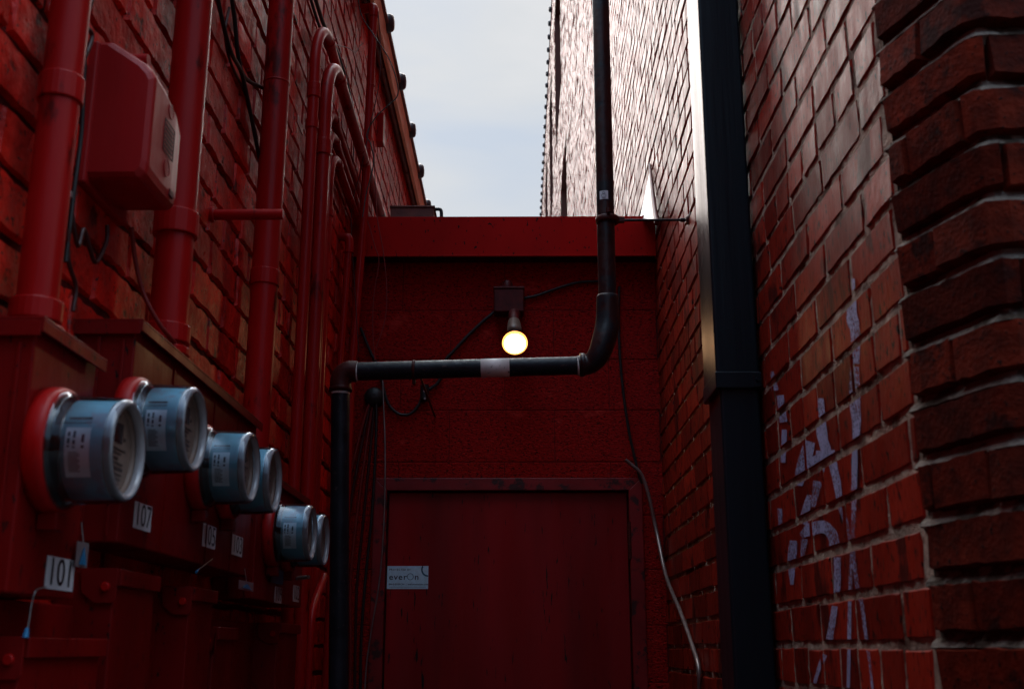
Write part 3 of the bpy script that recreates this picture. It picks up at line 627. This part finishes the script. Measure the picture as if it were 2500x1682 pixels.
# ---- meters
XF = -0.548
def arc_patch(c, r, x0, x1, a0, a1, n=10):
    b = MB(); vs = []
    for k in range(n + 1):
        a = R(a0 + (a1 - a0) * k / n); y = c.y - r * math.cos(a); z = c.z + r * math.sin(a); vs += [(x0, y, z), (x1, y, z)]
    b.add(vs, [(2 * k, 2 * k + 1, 2 * k + 3, 2 * k + 2) for k in range(n)]); return b
def meter(label):
    c = Vector((FX, 0, 0)); t_ = thing('electric_meter', c, label, 'electric meter', 'round glass electric meters')
    ax = (1, 0, 0)
    MB().lathe(c, ax, [(.0005, .080), (.0005, .0885), (.010, .0895), (.020, .0890), (.026, .0865), (.029, .082), (.0290, .0795)], caps=False).build('mounting_ring', 'pipe', t_)
    MB().box(FX + .002, FX + .030, -.016, .016, -.112, -.088).tube([(FX + .02, -.014, -.100), (FX + .02, .018, -.100)], .007).build('ring_latch', 'box', t_, bevel=.002)
    MB().lathe(c, ax, [(.0275, .0835), (.031, .0820), (.034, .0770), (.036, .0762), (.100, .0742), (.110, .0728), (.1165, .0690), (.118, .0640)], caps=False).build('clear_cover', 'cover', t_)
    MB().lathe(c, ax, [(.104, .0700), (.111, .0716), (.1150, .0700), (.1165, .0665), (.1150, .0630), (.108, .0615), (.104, .0622)], caps=False).build('front_rim', 'rim', t_)
    MB().lathe(c, ax, [(.046, .0600), (.046, .0705), (.102, .0690)], caps=False).build('meter_body', 'meter', t_)
    MB().lathe(c, ax, [(.002, .0765), (.030, .0765), (.034, .070), (.036, .060), (.046, .060)], caps=False).build('meter_base', 'lcd', t_)
    MB().lathe(c, ax, [(.1021, .0690), (.1025, .0610), (.096, .0600)], caps=False).build('dial_bezel', 'dial', t_)
    d = MB().lathe(c, ax, [(.090, .001), (.0965, .001), (.0965, .0605), (.090, .0605)], caps=False, sm=False).build('dial_face', 'dial', t_)
    x = FX + .0972
    b = MB(); b.box(x, x + .0006, -.030, .020, .012, .040); b.build('display', 'lcd', d)
    b = MB()
    for (ya_, yb, za, zb) in [(-.036, .036, .002, .0045), (-.034, .020, -.004, -.0015), (-.036, .010, -.012, -.008), (-.02, .03, -.018, -.0155), (-.032, -.008, -.026, -.020),
                              (-.004, .030, -.026, -.022), (-.03, .028, -.033, -.031), (-.024, .024, -.040, -.0375), (-.012, .018, -.047, -.045), (.026, .033, .018, .022), (-.004, .004, .047, .051)]:
        b.box(x, x + .0005, ya_, yb, za, zb)
    b.build('dial_print', 'dial_ink', d)
    lb_ = arc_patch(c, .0712, FX + .052, FX + .086, -40, 16).build('paper_label', 'meter_label', t_)
    b = MB()
    for (u0, u1, v0, v1) in [(.10, .20, 6, 11), (.10, .20, -2, 4), (.10, .20, -6, -4), (.32, .42, 4, 12), (.32, .42, -3, 2), (.32, .42, -7, -5), (.66, .78, -1, 8), (.66, .78, -7, -4)]:
        q = arc_patch(c, .0716, FX + .052 + .034 * u0, FX + .052 + .034 * u1, v0, v1, 3); b.add(q.v, q.f)
    for k in range(11):
        q = arc_patch(c, .0716, FX + .052 + .034 * .16, FX + .052 + .034 * (.62 if k % 3 else .52), -12 - 2.1 * k, -11 - 2.1 * k, 2); b.add(q.v, q.f)
    b.build('label_print', 'meter_ink', lb_)
    b = arc_patch(c, .0716, FX + .052, FX + .084, 27, 29.5, 3); q = arc_patch(c, .0713, FX + .036, FX + .084, 22, 23, 3); b.add(q.v, q.f); b.build('vent_slot', 'ink', t_)
    return t_
def dup(root, loc, label):
    r = root.copy(); C.objects.link(r); r.location = loc; r['label'] = label
    for ch in list(root.children):
        c = ch.copy(); C.objects.link(c); c.parent = r
        for g_ in list(ch.children): d = g_.copy(); C.objects.link(d); d.parent = c
    return r
ML = [(1.565, 1.689, 'nearest and largest glass meter, above number sticker 101'), (1.879, 1.779, 'second glass meter, above number sticker 107'),
      (2.294, 1.779, 'glass meter above number sticker 105, with bright pale label on its side'), (2.52, 1.785, 'half hidden glass meter above number sticker 103'),
      (3.005, 1.716, 'smaller low glass meter on the farthest cabinet, its label visible'), (3.21, 1.716, 'farthest glass meter, mostly hidden, beside the black drain pipe')]
m0 = meter(ML[0][2])
for i, (y, z, l) in enumerate(ML):
    if i: dup(m0, (FX, y, z), l)
m0.location = (FX, ML[0][0], ML[0][1])

# ---- lower disconnect boxes
def lower(y0, y1, z1, label, tabw=.062, z0=.75, knob=True):
    t_ = thing('disconnect_box', (XL, (y0 + y1) / 2, z0), label, 'electrical box', 'red boxes under the meter cabinets')
    MB().box(XL + .012, FX - .001, y0, y1, z0, z1).build('box_body', 'box', t_, bevel=.003)
    MB().box(XL + .010, FX + .008, y0 + .003, y1 + .006, z1 - .024, z1 + .003).build('box_lid', 'box', t_, bevel=.0015)
    x1 = FX + .004; x0 = x1 - tabw; h_ = .056; c_ = .018; za = z1 + .004; zb = za - h_
    MB().prism([(x0, y0 - .006, za), (x1, y0 - .006, za), (x1, y0 - .006, zb + .006), (x1 - .006, y0 - .006, zb), (x0 + c_ + .008, y0 - .006, zb), (x0 + .004, y0 - .006, zb + c_)], (0, .005, 0)).build('hinge_plate', 'box', t_, bevel=.001)
    cx_, cz_ = x1 - .018, za - .030
    MB().lathe((cx_, y0 - .006, cz_), (0, -1, 0), [(0, .0078), (.004, .0078), (.0055, .006)], n=16).build('screw', 'pipe', t_)
    return t_
lower(1.554, 1.845, 1.432, 'lowest nearest red electrical box at the bottom left edge')
lower(1.886, 2.094, 1.544, 'red electrical box with a screw plate under the 107 cabinet')
lower(2.323, 2.50, 1.538, 'red electrical box with a screw plate under sticker 105')
lower(2.53, 2.70, 1.463, 'small low red box between the two screw plate boxes', tabw=.03)
lower(3.19, 3.47, 1.486, 'farthest red electrical box with a bent screw plate under the last cabinet')
# backing trough behind lower boxes, extended to cover bright brick and darken the gap
m_ = MB(); m_.box(XL + .008, XL + .05, 0.9, 3.55, .8, 1.488); tag(m_.build('wiring_trough', 'box', None, bevel=.003), 'long dark red wiring trough extended to darken the gap behind the lower electrical boxes', 'wiring trough')
# seals and tags
def seal(pts, label, tip, tr=.003):
    t_ = thing('wire_seal', pts[-1], label, 'wire seal', 'thin wire seals on the cabinets')
    MB().tube(spline(pts, 5), .0011, n=6).build('wire', 'steel', t_); a, b = tip
    MB().tube([a, b], [tr * .6, tr], n=8).build('seal_tip', 'blue', t_); return t_
seal([P(112, 1432, X=FX + .004), P(88, 1442, X=FX + .006), P(78, 1470, X=FX + .004), P(70, 1520, X=FX + .004), P(64, 1550, X=FX + .004)], 'thin wire seal with blue tip hanging below sticker 101', (P(66, 1532, X=FX + .004), P(62, 1556, X=FX + .004)), .0045)
seal([P(518, 1364, X=FX + .004), P(498, 1380, X=FX + .008), P(482, 1392, X=FX + .01)], 'short slanting wire seal below sticker 105', (P(484, 1390, X=FX + .01), P(479, 1396, X=FX + .01)), .003)
def tagcard(px0, py0, px1, py1, x, m1, label, m2=None, tilt=.002):
    a, b = P(px0, py0, X=x), P(px1, py1, X=x); t_ = thing('plastic_tag', (x, a.y, b.z), label, 'plastic tag')
    MB().prism([(x, a.y, b.z), (x + tilt, b.y, b.z), (x + tilt, b.y, a.z), (x, a.y, a.z)], (.0015, -.0015, 0)).build('tag_card', m1, t_)
    MB().tube([(x + .002, (a.y + b.y) / 2, a.z), (x - .004, (a.y + b.y) / 2, a.z + .03)], .001, n=6).build('tag_string', 'steel', t_)
    if m2: MB().prism([(x + .0035, a.y + (b.y - a.y) * .2, b.z + .004), (x + .0035 + tilt * .6, a.y + (b.y - a.y) * .8, b.z + .004), (x + .0035 + tilt * .4, (a.y + b.y) / 2, a.z - .006)], (.0008, -.0008, 0)).build('tag_print', m2, t_)
    return t_
tagcard(187, 1320, 207, 1387, FX + .006, 'tag', 'narrow clear plastic tag hanging right of sticker 101', 'blue')
tagcard(582, 1414, 615, 1444, FX + .006, 'tag', 'small square tag with blue print hanging below the 103 sticker', 'blue')
tagcard(662, 1384, 688, 1428, FX + .006, 'teal', 'dark blue plastic tag hanging above sticker 109')

# ---- telephone box
def nid():
    y0, y1 = 1.815, 2.02; xb, xf = XL + .012, -.652
    zb = P(343, 432, Y=y0).z; zt = P(389, 146, Y=y0).z; yo = y0
    t_ = thing('telephone_box', (xb, y0, zb), 'bulky red plastic telephone box high up between the two nearest risers', 'telephone box')
    # outline in the x-z plane (facing the camera), tapering along y
    def outline(xf_, zt_, zb_, r=.026):
        return [(xb, zb_), (xf_ - r * .4, zb_), (xf_ - .002, zb_ + r * .4), (xf_, zb_ + r), (xf_, zt_ - .030), (xf_ - .006, zt_ - .018), (xf_ - .020, zt_ - .002), (xb + .035, zt_ + .040), (xb, zt_ + .040)]
    rings = [(y0, -.010, -.010, .010), (y0 + .006, -.002, -.002, .002), (y0 + .014, 0, 0, 0), (y0 + .09, 0, -.004, 0), (y0 + .14, -.001, -.012, .004), (y0 + .18, -.004, -.034, .010), (y1, -.012, -.060, .020), (y1 + .004, -.03, -.08, .035)]
    vs = []; 
    for (y, dx, dt, db) in rings:
        vs += [(x if i in (0, 8) else x + dx, y, z) for i, (x, z) in enumerate(outline(xf, zt + dt, zb + db))]
    n = 9; fs = [(i * n + k, (i + 1) * n + k, (i + 1) * n + (k + 1) % n, i * n + (k + 1) % n) for i in range(len(rings) - 1) for k in range(n)]
    fs += [tuple(range(n)), tuple(range((len(rings) - 1) * n, len(rings) * n))[::-1]]
    b = MB(); b.add(vs, fs); b.build('cover', 'nid', t_, bevel=.007, seg=3)
    MB().box(xb - .006, xb + .014, y0 - .008, y1 + .004, zb - .012, zt + .034).build('back_plate', 'nid', t_, bevel=.004)
    MB().tube([(xb + .028, y0 + .05, zt + .026), (xb + .085, y0 + .05, zt + .026)], .012).build('top_hinge', 'nid', t_)
    # relief panel on the alley face
    x = xf + .0003; yc = (y0 + y1) / 2 + .002; zc = zb + (zt - zb) * .52; b = MB()
    w, h_ = .030, .030
    for (a0, a1, c0, c1) in [(-w, w, h_, h_ + .0022), (-w, w, -h_, -h_ + .0022), (-w, -w + .0035, -h_, h_), (w - .0035, w, -h_, h_)]: b.box(x, x + .0012, yc + a0, yc + a1, zc + c0, zc + c1)
    for k in range(6): b.box(x, x + .0010, yc - w + .008, yc + w - .008, zc - h_ + .008 + k * .0085, zc - h_ + .0115 + k * .0085)
    b.build('relief_panel', 'nid_line', t_)
    MB().box(xf - .004, x + .001, y1 - .072, y1 - .05, zb + .022, zb + .034).build('small_badge', 'nid_line', t_)
    b = MB()
    for k in range(14):
        a, a2 = 2 * math.pi * k / 14, 2 * math.pi * (k + 1) / 14
        b.tube([(x + .0004, yc + .014 * math.cos(a), zc + .058 + .014 * math.sin(a)), (x + .0004, yc + .014 * math.cos(a2), zc + .058 + .014 * math.sin(a2))], .0008, n=5)
        b.tube([(x + .0004, yc + .016 * math.cos(a), zc - .056 + .016 * math.sin(a)), (x + .0004, yc + .016 * math.cos(a2), zc - .056 + .016 * math.sin(a2))], .0008, n=5)
    b.build('relief_rings', 'nid', t_)
nid()

# ================================================================== BLACK DRAIN PIPE
YP = 3.93
dp = thing('drain_pipe', P(830, 1682, Y=YP), 'black drain pipe that drops, crosses in front of the block wall and descends left', 'drain pipe')
rP = .0330
top = P(1483, -900, Y=YP); top.z = 9.5; q0 = P(1483, 728, Y=YP); top = Vector((q0.x, YP, 9.0))
MB().tube([top, q0], rP, n=24).build('upper_pipe', 'iron_up', dp)
path = [P(1483, 728, Y=YP), P(1483, 790, Y=YP), P(1474, 832, Y=YP - .01), P(1460, 868, Y=YP - .01), P(1440, 888, Y=YP), P(1412, 893, Y=YP)]
sp = spline(path, 6)
MB().tube(sp, [.040 + .004 * math.sin(i * .18) for i in range(len(sp))], n=24).lathe(P(1483, 722, Y=YP), (0, 0, -1), [(0, .034), (0, .0385), (.006, .0405), (.02, .0405)], n=24).lathe(P(1428, 891, Y=YP), (-1, 0, 0), [(0, .041), (.004, .0425), (.018, .0425), (.018, .034)], n=24).build('double_elbow', 'iron_up', dp)
hr, hl = P(1424, 892, Y=YP), P(868, 907, Y=YP)
MB().tube([hr, hl], rP, n=28).build('cross_pipe', 'iron', dp)
for px, py in ((1414, 892.5), (874, 907)):
    c = P(px, py, Y=YP); MB().lathe(c, (hl - hr), [(0, rP), (0, rP + .0012), (.007, rP + .0012), (.007, rP)], n=28, caps=False).build('white_joint_ring', 'tape', dp)
a, b = P(1244, 897, Y=YP), P(1174, 899, Y=YP)
MB().lathe(a, (b - a), [(0, rP + .0002), (0, rP + .0008), ((b - a).length, rP + .0008), ((b - a).length, rP + .0002)], n=40, caps=False).build('white_tape', 'tape', dp)
dl = P(831, 935, Y=YP); lc = P(846, 906, Y=YP)
epath = [P(872, 907, Y=YP), P(852, 907, Y=YP), P(838, 916, Y=YP), P(832, 932, Y=YP), P(831.5, 948, Y=YP)]
MB().tube(spline(epath, 6), .0385, n=24).lathe(P(831.5, 948, Y=YP), (0, 0, -1), [(-.004, .040), (0, .0415), (.012, .0415), (.012, .034)], n=24).build('left_elbow', 'fitting', dp)
MB().tube([P(831.5, 944, Y=YP), P(826, 1682, Y=YP), P(824, 1682, Y=YP) - Vector((0, 0, 1.3))], rP, n=24).build('lower_pipe', 'iron', dp)
c = P(831, 958, Y=YP); MB().lathe(c, (0, 0, -1), [(0, rP), (0, rP + .001), (.008, rP + .001), (.008, rP)], n=28, caps=False).build('white_joint_ring', 'tape', dp)
hg = P(1011, 903, Y=YP); MB().lathe(hg - Vector((.006, 0, 0)), (1, 0, 0), [(0, rP), (0, rP + .003), (.010, rP + .003), (.010, rP)], n=24, caps=False).box(hg.x - .004, hg.x + .004, YP, YB - .002, hg.z + rP, hg.z + rP + .004).tube([hg + Vector((0, 0, -.034)), hg + Vector((0, 0, -.05))], .006, n=8).build('pipe_hanger', 'fitting', dp)
# wall bracket
cl = P(1483, 538, Y=YP)
ra = Vector((cl.x, YP, cl.z)); rbk = Vector((XR - .002, YP, cl.z))
MB().lathe(ra - Vector((0, 0, .011)), (0, 0, 1), [(0, rP), (0, rP + .009), (.002, rP + .011), (.020, rP + .011), (.022, rP + .009), (.022, rP)], n=28, caps=False).box(ra.x + rP + .006, ra.x + rP + .03, YP - .012, YP + .012, cl.z - .008, cl.z + .008).tube([(cl.x, YP - rP - .016, cl.z + .012), (cl.x, YP - rP - .016, cl.z + .028)], .009, n=10).build('pipe_clamp', 'fitting', dp)
MB().tube([ra + Vector((rP, 0, 0)), rbk], .0048, n=12).tube([rbk - Vector((.035, 0, 0)), rbk - Vector((.018, 0, 0))], .008, n=10).build('bracket_rod', 'iron', dp)
MB().lathe(rbk + Vector((.004, 0, 0)), (-1, 0, 0), [(0, .034), (.004, .034), (.008, .022), (.018, .012)], n=20).build('wall_flange', 'fitting', dp)
# sticker on the pipe
c = P(1478, 484, Y=YP); s_ = MB(); vs = []; r_ = rP + .0008
for k in range(7):
    a = R(-38 + 56 * k / 6 + -3); vs += [(top.x + r_ * math.sin(a), YP - r_ * math.cos(a), c.z - .017), (top.x + r_ * math.sin(a), YP - r_ * math.cos(a), c.z + .017)]
s_.add(vs, [(2 * k, 2 * k + 2, 2 * k + 3, 2 * k + 1) for k in range(6)])
so_ = s_.build('doodle_sticker', 'numplate', dp, label='small white sticker with a doodle')
b = MB(); r2 = r_ + .0006
def onp(u, v): a = R(-13) + u / r2; return (top.x + r2 * math.sin(a), YP - r2 * math.cos(a), c.z + v)
def loop(cu, cv, ru, rv, n=14): 
    b.tube([onp(cu + ru * math.cos(2 * math.pi * k / n), cv + rv * math.sin(2 * math.pi * k / n)) for k in range(n + 1)], .0005, n=4)
loop(0, .008, .0045, .0055); loop(0, -.003, .009, .007); b.tube([onp(-.007, -.013), onp(-.003, -.0125), onp(.001, -.0135), onp(.007, -.0128)], .0007, n=4)
b.tube([onp(-.0016, .010), onp(-.0016, .0082)], .0005, n=4); b.tube([onp(.0016, .010), onp(.0016, .0082)], .0005, n=4)
b.build('doodle', 'ink', so_)

# ================================================================== DOWNSPOUT
sn = P(1760, 700, X=XR); ysn = 2.845; ysf = 3.045; xs = P(1738, 700, Y=ysn).x
dsn = thing('downspout', (xs, ysn, 0), 'tall dark square metal downspout on the right brick wall with a lamp glow', 'downspout')
zj0, zj1 = P(1750, 948, Y=ysn).z, P(1750, 907, Y=ysn).z
MB().box(xs, XR - .012, ysn, ysf, zj0 + .002, 12.9).build('upper_section', 'spout', dsn, bevel=.007, seg=3)
MB().box(xs + .010, XR - .014, ysn + .008, ysf - .008, 0.05, zj0 + .03).build('lower_section', 'spout', dsn, bevel=.007, seg=3)
MB().box(xs - .0025, XR - .011, ysn - .0035, ysf + .002, zj0, zj1).build('joint_band', 'spout', dsn, bevel=.003)
MB().box(XR - .030, XR - .009, ysn - .006, ysn + .02, (zj0 + zj1) / 2 - .02, (zj0 + zj1) / 2 + .02).lathe((XR - .02, ysn - .006, (zj0 + zj1) / 2), (0, -1, 0), [(0, .006), (.004, .005)], n=10).build('wall_strap', 'spout', dsn, bevel=.002)

# ================================================================== LAMP
lt = thing('wall_lamp', P(1243, 755, Y=YB), 'lit flood bulb hanging from a dark red box on the block wall', 'lamp')
a, b = P(1206, 705, Y=YB - .09), P(1279, 757, Y=YB - .09)
MB().box(a.x, b.x, YB - .09, YB + .0, b.z - .006, a.z).build('lamp_box', 'lampbox', lt, bevel=.004)
MB().box(a.x - .003, b.x + .003, YB - .094, YB - .0, a.z + .0006, a.z + .010).build('box_lid', 'lampbox', lt, bevel=.002)
c = P(1239, 703, Y=YB - .06); MB().lathe(c, (0, 0, 1), [(0, .024), (.02, .024), (.028, .018), (.032, .017)], n=18).build('conduit_stub', 'lampbox', lt)
sc0 = P(1255, 782, Y=YB - .10); bc = P(1257, 838, Y=YB - .33); ax = (bc - sc0).normalized()
axl = Vector((0.02, -0.76, -0.65)).normalized()
sc0 = bc - axl * .175
MB().lathe(sc0, axl, [(-.035, .028), (.0, .031), (.05, .032), (.075, .032), (.078, .022)], n=24).build('lamp_socket', 'ceramic', lt)
MB().tube([sc0 - axl * .02, sc0 - axl * .035 + Vector((0, .02, .03)), Vector((sc0.x, YB - .045, b.z))], [.022, .024, .03], n=16).build('socket_arm', 'lampbox', lt)
D = .0535
MB().lathe(sc0, axl, [(.070, .018), (.095, .022), (.125, .034), (.155, .048), (.168, D)], n=36, caps=False).build('bulb_body', 'ceramic', lt)
MB().lathe(sc0, axl, [(.168, D), (.174, D + .0006), (.178, D - .004), (.179, D - .0080)], n=40, caps=False).build('bulb_rim', 'lamprim', lt)
MB().lathe(sc0, axl, [(.178, D - .0080), (.183, .034), (.186, .018), (.187, .001)], n=40, caps=False).build('bulb_lens', 'lamp', lt)

# ================================================================== CABLES
def cable(pts, r, label, m='wire', group='loose cables', n=8, name='cable', per=8):
    o = MB().tube(spline(pts, per), r, n=n).build(name, m); return tag(o, label, 'cable', group)
YW = YB - .012
cable([P(x, y, Y=YW) for x, y in [(1207, 762), (1180, 784), (1140, 822), (1105, 860), (1088, 880), (1072, 930), (1046, 952)]], .0075, 'black cable slanting down left from the lamp box', 'black')
cable([P(x, y, Y=YW) for x, y in [(1278, 728), (1310, 722), (1350, 708), (1390, 695), (1420, 689), (1465, 687), (1500, 690)]], .0065, 'black cable running right from the lamp box behind the drain pipe', 'black')
cable([P(x, y, Y=YW) for x, y in [(880, 800), (905, 860), (925, 900), (937, 950), (948, 985), (965, 1005), (985, 1013), (1005, 1008), (1022, 988), (1034, 958)]], .0065, 'black cable looping below the cross pipe into a small fitting', 'black')
cb = thing('cable_fitting', P(1036, 985, Y=YW), 'small black cable fitting with two bright screws under the drain pipe', 'cable fitting')
MB().tube([P(1037, 940, Y=YB - .02), P(1036, 975, Y=YB - .02)], .019, n=16).lathe(P(1036, 975, Y=YB - .02), (0, 0, -1), [(0, .019), (.008, .014), (.013, .003)], n=16).build('fitting_body', 'black', cb)
for px, py in ((1036, 955), (1037, 973)): MB().lathe(P(px, py, Y=YB - .039), (0, -1, 0), [(0, .0055), (.003, .0045)], n=10).build('screw', 'steel', cb)
o = MB().lathe(P(1012, 933, Y=YB), (0, -1, 0), [(0, .008), (.008, .008), (.012, .005)], n=12).build('anchor_bolt', 'steel'); tag(o, 'small round bolt head in the block wall under the drain pipe', 'bolt')
cable([P(x, y, Y=YW) for x, y in [(1512, 700), (1510, 760), (1513, 860), (1522, 960), (1535, 1050), (1548, 1110), (1560, 1160), (1568, 1180)]], .0062, 'black cable hanging down the right end of the block wall', 'black')
fx = [P(1527, 1122, Y=YB - .03), P(1545, 1137, Y=YB - .03), P(1560, 1150, Y=YB - .03), P(1572, 1172, Y=YB - .03), P(1586, 1219, Y=YB - .03), P(1605, 1308, Y=YB - .04), P(1627, 1408, X=XR - .03), P(1661, 1493, X=XR - .025), P(1690, 1575, X=XR - .022), P(1705, 1627, X=XR - .022), P(1707, 1690, X=XR - .022), P(1707, 1800, X=XR - .022)]
sp = spline(fx, 30); 
o = MB().tube(sp, [.0075 + (.0010 if i % 2 else -.0003) for i in range(len(sp))], n=12).build('armoured_cable', 'flex'); tag(o, 'silver armoured cable curving down beside the door on the right', 'cable', None)
# bundle at the back left corner
for i, (dx, m) in enumerate([(0, 'wire'), (-12, 'redwire'), (-26, 'wire'), (-38, 'redwire'), (14, 'black')]):
    cable([P(x, y, Y=YW - .006 * i) for x, y in [(915 + dx * .1, 960), (912 + dx * .5, 1010), (902 + dx * 1.0, 1120), (888 + dx * 1.4, 1260), (872 + dx * 1.4, 1420), (868 + dx, 1560), (866 + dx, 1700)]], .006,
          ['dark cable in the middle of the bundle left of the door', 'red painted cable left of the door, second in its bundle', 'dark cable at the left of the bundle beside the door', 'leftmost red painted cable of the bundle beside the door', 'black cable on the right of the bundle beside the door'][i], m)
tag(MB().lathe(P(915, 972, Y=YB - .0), (0, -1, 0), [(0, .045), (.03, .045), (.045, .035), (.05, .01)], n=20).build('cable_gland', 'black'), 'black round cable gland above the cable bundle left of the door', 'cable gland')
cable([P(x, y, Y=YB - .035) for x, y in [(934, 925), (937, 1000), (940, 1080), (940, 1180), (936, 1300), (926, 1420), (908, 1530), (895, 1620), (890, 1700)]], .0035, 'thin shiny grey wire hanging along the left door jamb', 'steel')
# wires at the left corner, hanging from above
cable([P(x, y, Y=4.62) for x, y in [(872, -60), (880, 30), (915, 90), (950, 145), (969, 200), (970, 235), (945, 260), (915, 290), (895, 330), (905, 352), (912, 400), (895, 470), (885, 530)]], .0026, 'thin green wire looping from the eave to the corner conduit', 'greenwire')
cable([P(x, y, Y=4.60) for x, y in [(923, 30), (928, 100), (926, 200), (905, 300), (880, 420), (858, 520), (866, 700), (876, 860)]], .0022, 'thin dark wire hanging beside the corner conduit', 'wire')
cable([P(x, y, Y=4.66) for x, y in [(912, 345), (920, 520), (935, 610), (944, 700), (940, 780), (918, 850)]], .0022, 'thin red wire hanging over the left end of the fascia', 'redwire')
cable([P(x, y, Y=4.68) for x, y in [(898, 540), (915, 600), (925, 640), (913, 720), (910, 800), (915, 880)]], .002, 'thin red wire in front of the left end of the block wall', 'redwire')
cable([P(x, y, Y=4.66) for x, y in [(850, 250), (862, 340), (862, 420), (868, 480)]], .002, 'short thin wire hanging beside the bent conduits', 'wire')
cable([P(x, y, X=XL + .03) for x, y in [(752, -60), (790, 60), (820, 120), (846, 200), (862, 270), (880, 330), (895, 420), (920, 500)]], .008, 'thick black cable sagging along the upper left wall', 'black')
cable([P(x, y, X=XL + .022) for x, y in [(742, -60), (778, 60), (810, 125), (838, 205), (858, 290), (878, 350), (900, 440), (935, 530)]], .006, 'second black cable sagging just below the thick one on the left wall', 'black')
cable([P(x, y, X=XL + .03) for x, y in [(820, 110), (850, 118), (868, 128), (880, 112), (887, 106)]], .002, 'curly thin wire end sticking off the upper left wall', 'redwire')
# wires between the second and third riser
cable([P(x, y, X=XL + .03) for x, y in [(520, -60), (545, 60), (565, 130), (590, 180), (610, 270), (625, 345), (640, 420)]], .006, 'black cable right of the second riser, running down from the top', 'black')
cable([P(x, y, X=XL + .026) for x, y in [(555, -60), (572, 40), (582, 140), (598, 190), (636, 213), (650, 215)]], .006, 'black cable curving behind the third riser', 'black')
cable([P(x, y, X=XL + .02) for x, y in [(560, 20), (550, 80), (562, 150), (600, 235), (628, 340)]], .004, 'thin dark cable curling on the wall between the risers', 'wire')
# cable past the telephone box to the long cabinet
cable([P(322, 555, X=-.73), P(328, 620, X=-.73), P(345, 700, X=-.72), P(372, 762, X=-.70), P(405, 812, X=-.68), P(440, 850, X=-.67)], .0045, 'dark red cable falling from the telephone box onto the long cabinet', 'redwire')
for i, (pts, l) in enumerate([([(215, -40), (210, 80), (204, 200), (198, 330), (180, 470), (160, 640)], 'blue black cable behind the left side of the telephone box'),
                              ([(240, -40), (218, 20), (208, 60), (225, 90), (200, 160)], 'tangled dark cable above the telephone box'),
                              ([(175, 520), (190, 600), (205, 560), (220, 610), (235, 640), (260, 590), (262, 550)], 'dark cable looping below the telephone box'),
                              ([(165, 560), (168, 640), (185, 700), (178, 760)], 'dark cable hanging down behind the two nearest cabinets')]):
    cable([P(x, y, X=XL + .035) for x, y in pts], .0042, l, 'wire' if i else 'black')
for (px, py, h_) in ((160, 505, .016), (155, 540, .014), (168, 482, .010)):
    a = P(px, py, X=XL + .04); tag(MB().tube([a, a + Vector((0, 0, h_))], .006, n=10).build('cable_connector', 'steel'), 'small bright cable connector between the nearest riser and telephone box', 'cable connector', 'bright cable connectors')
cable([P(792, 1405, X=-.70), P(786, 1425, X=-.70), P(772, 1460, X=-.70), P(762, 1500, X=-.70), P(757, 1560, X=-.70), P(750, 1700, X=-.70)], .014, 'red flexible conduit dropping from the farthest meter cabinet', 'pipe', group=None, name='flexible_conduit', n=14)
a = P(754, 1408, X=-.62); tag(MB().tube([a, a + Vector((-.10, .10, -.002))], .006, n=8).build('steel_pin', 'steel'), 'short steel pin under the farthest meter', 'pin')

# ================================================================== WHITE FLASHING ON THE RIGHT WALL
xw = XR - .014
fl = thing('roof_flashing', P(1585, 527, X=xw), 'white triangular metal flashing against the right wall behind the fascia', 'flashing')
xf_ = XR - .07
MB().prism([P(1561, 537, X=xf_), P(1600, 540, X=xf_), P(1594, 500, X=xw - .03), P(1586, 418, X=xw)], (.004, 0, .003)).build('flashing_sheet', 'white', fl)
MB().tube([P(1604, 545, X=xf_), P(1597, 500, X=xw - .035), P(1586, 402, X=xw)], [.012, .010, .006], n=8).build('flashing_edge', 'lampbox', fl)
a = P(1560, 525, Y=4.85); tag(MB().tube(spline([P(1568, 529, Y=4.86), P(1580, 524, Y=4.86), P(1596, 517, Y=4.86), P(1606, 526, Y=4.86)], 4), [.004 + .0008 * (i % 3) for i in range(13)], n=8).build('sealant_blob', 'rust'), 'lumpy dark sealant where the fascia top meets the right wall', 'sealant')

SC.render.film_transparent = False
SC.cycles.max_bounces = 8
SC.cycles.diffuse_bounces = 5; SC.cycles.glossy_bounces = 5; SC.cycles.transparent_max_bounces = 10
SC.cycles.sample_clamp_indirect = 6.0
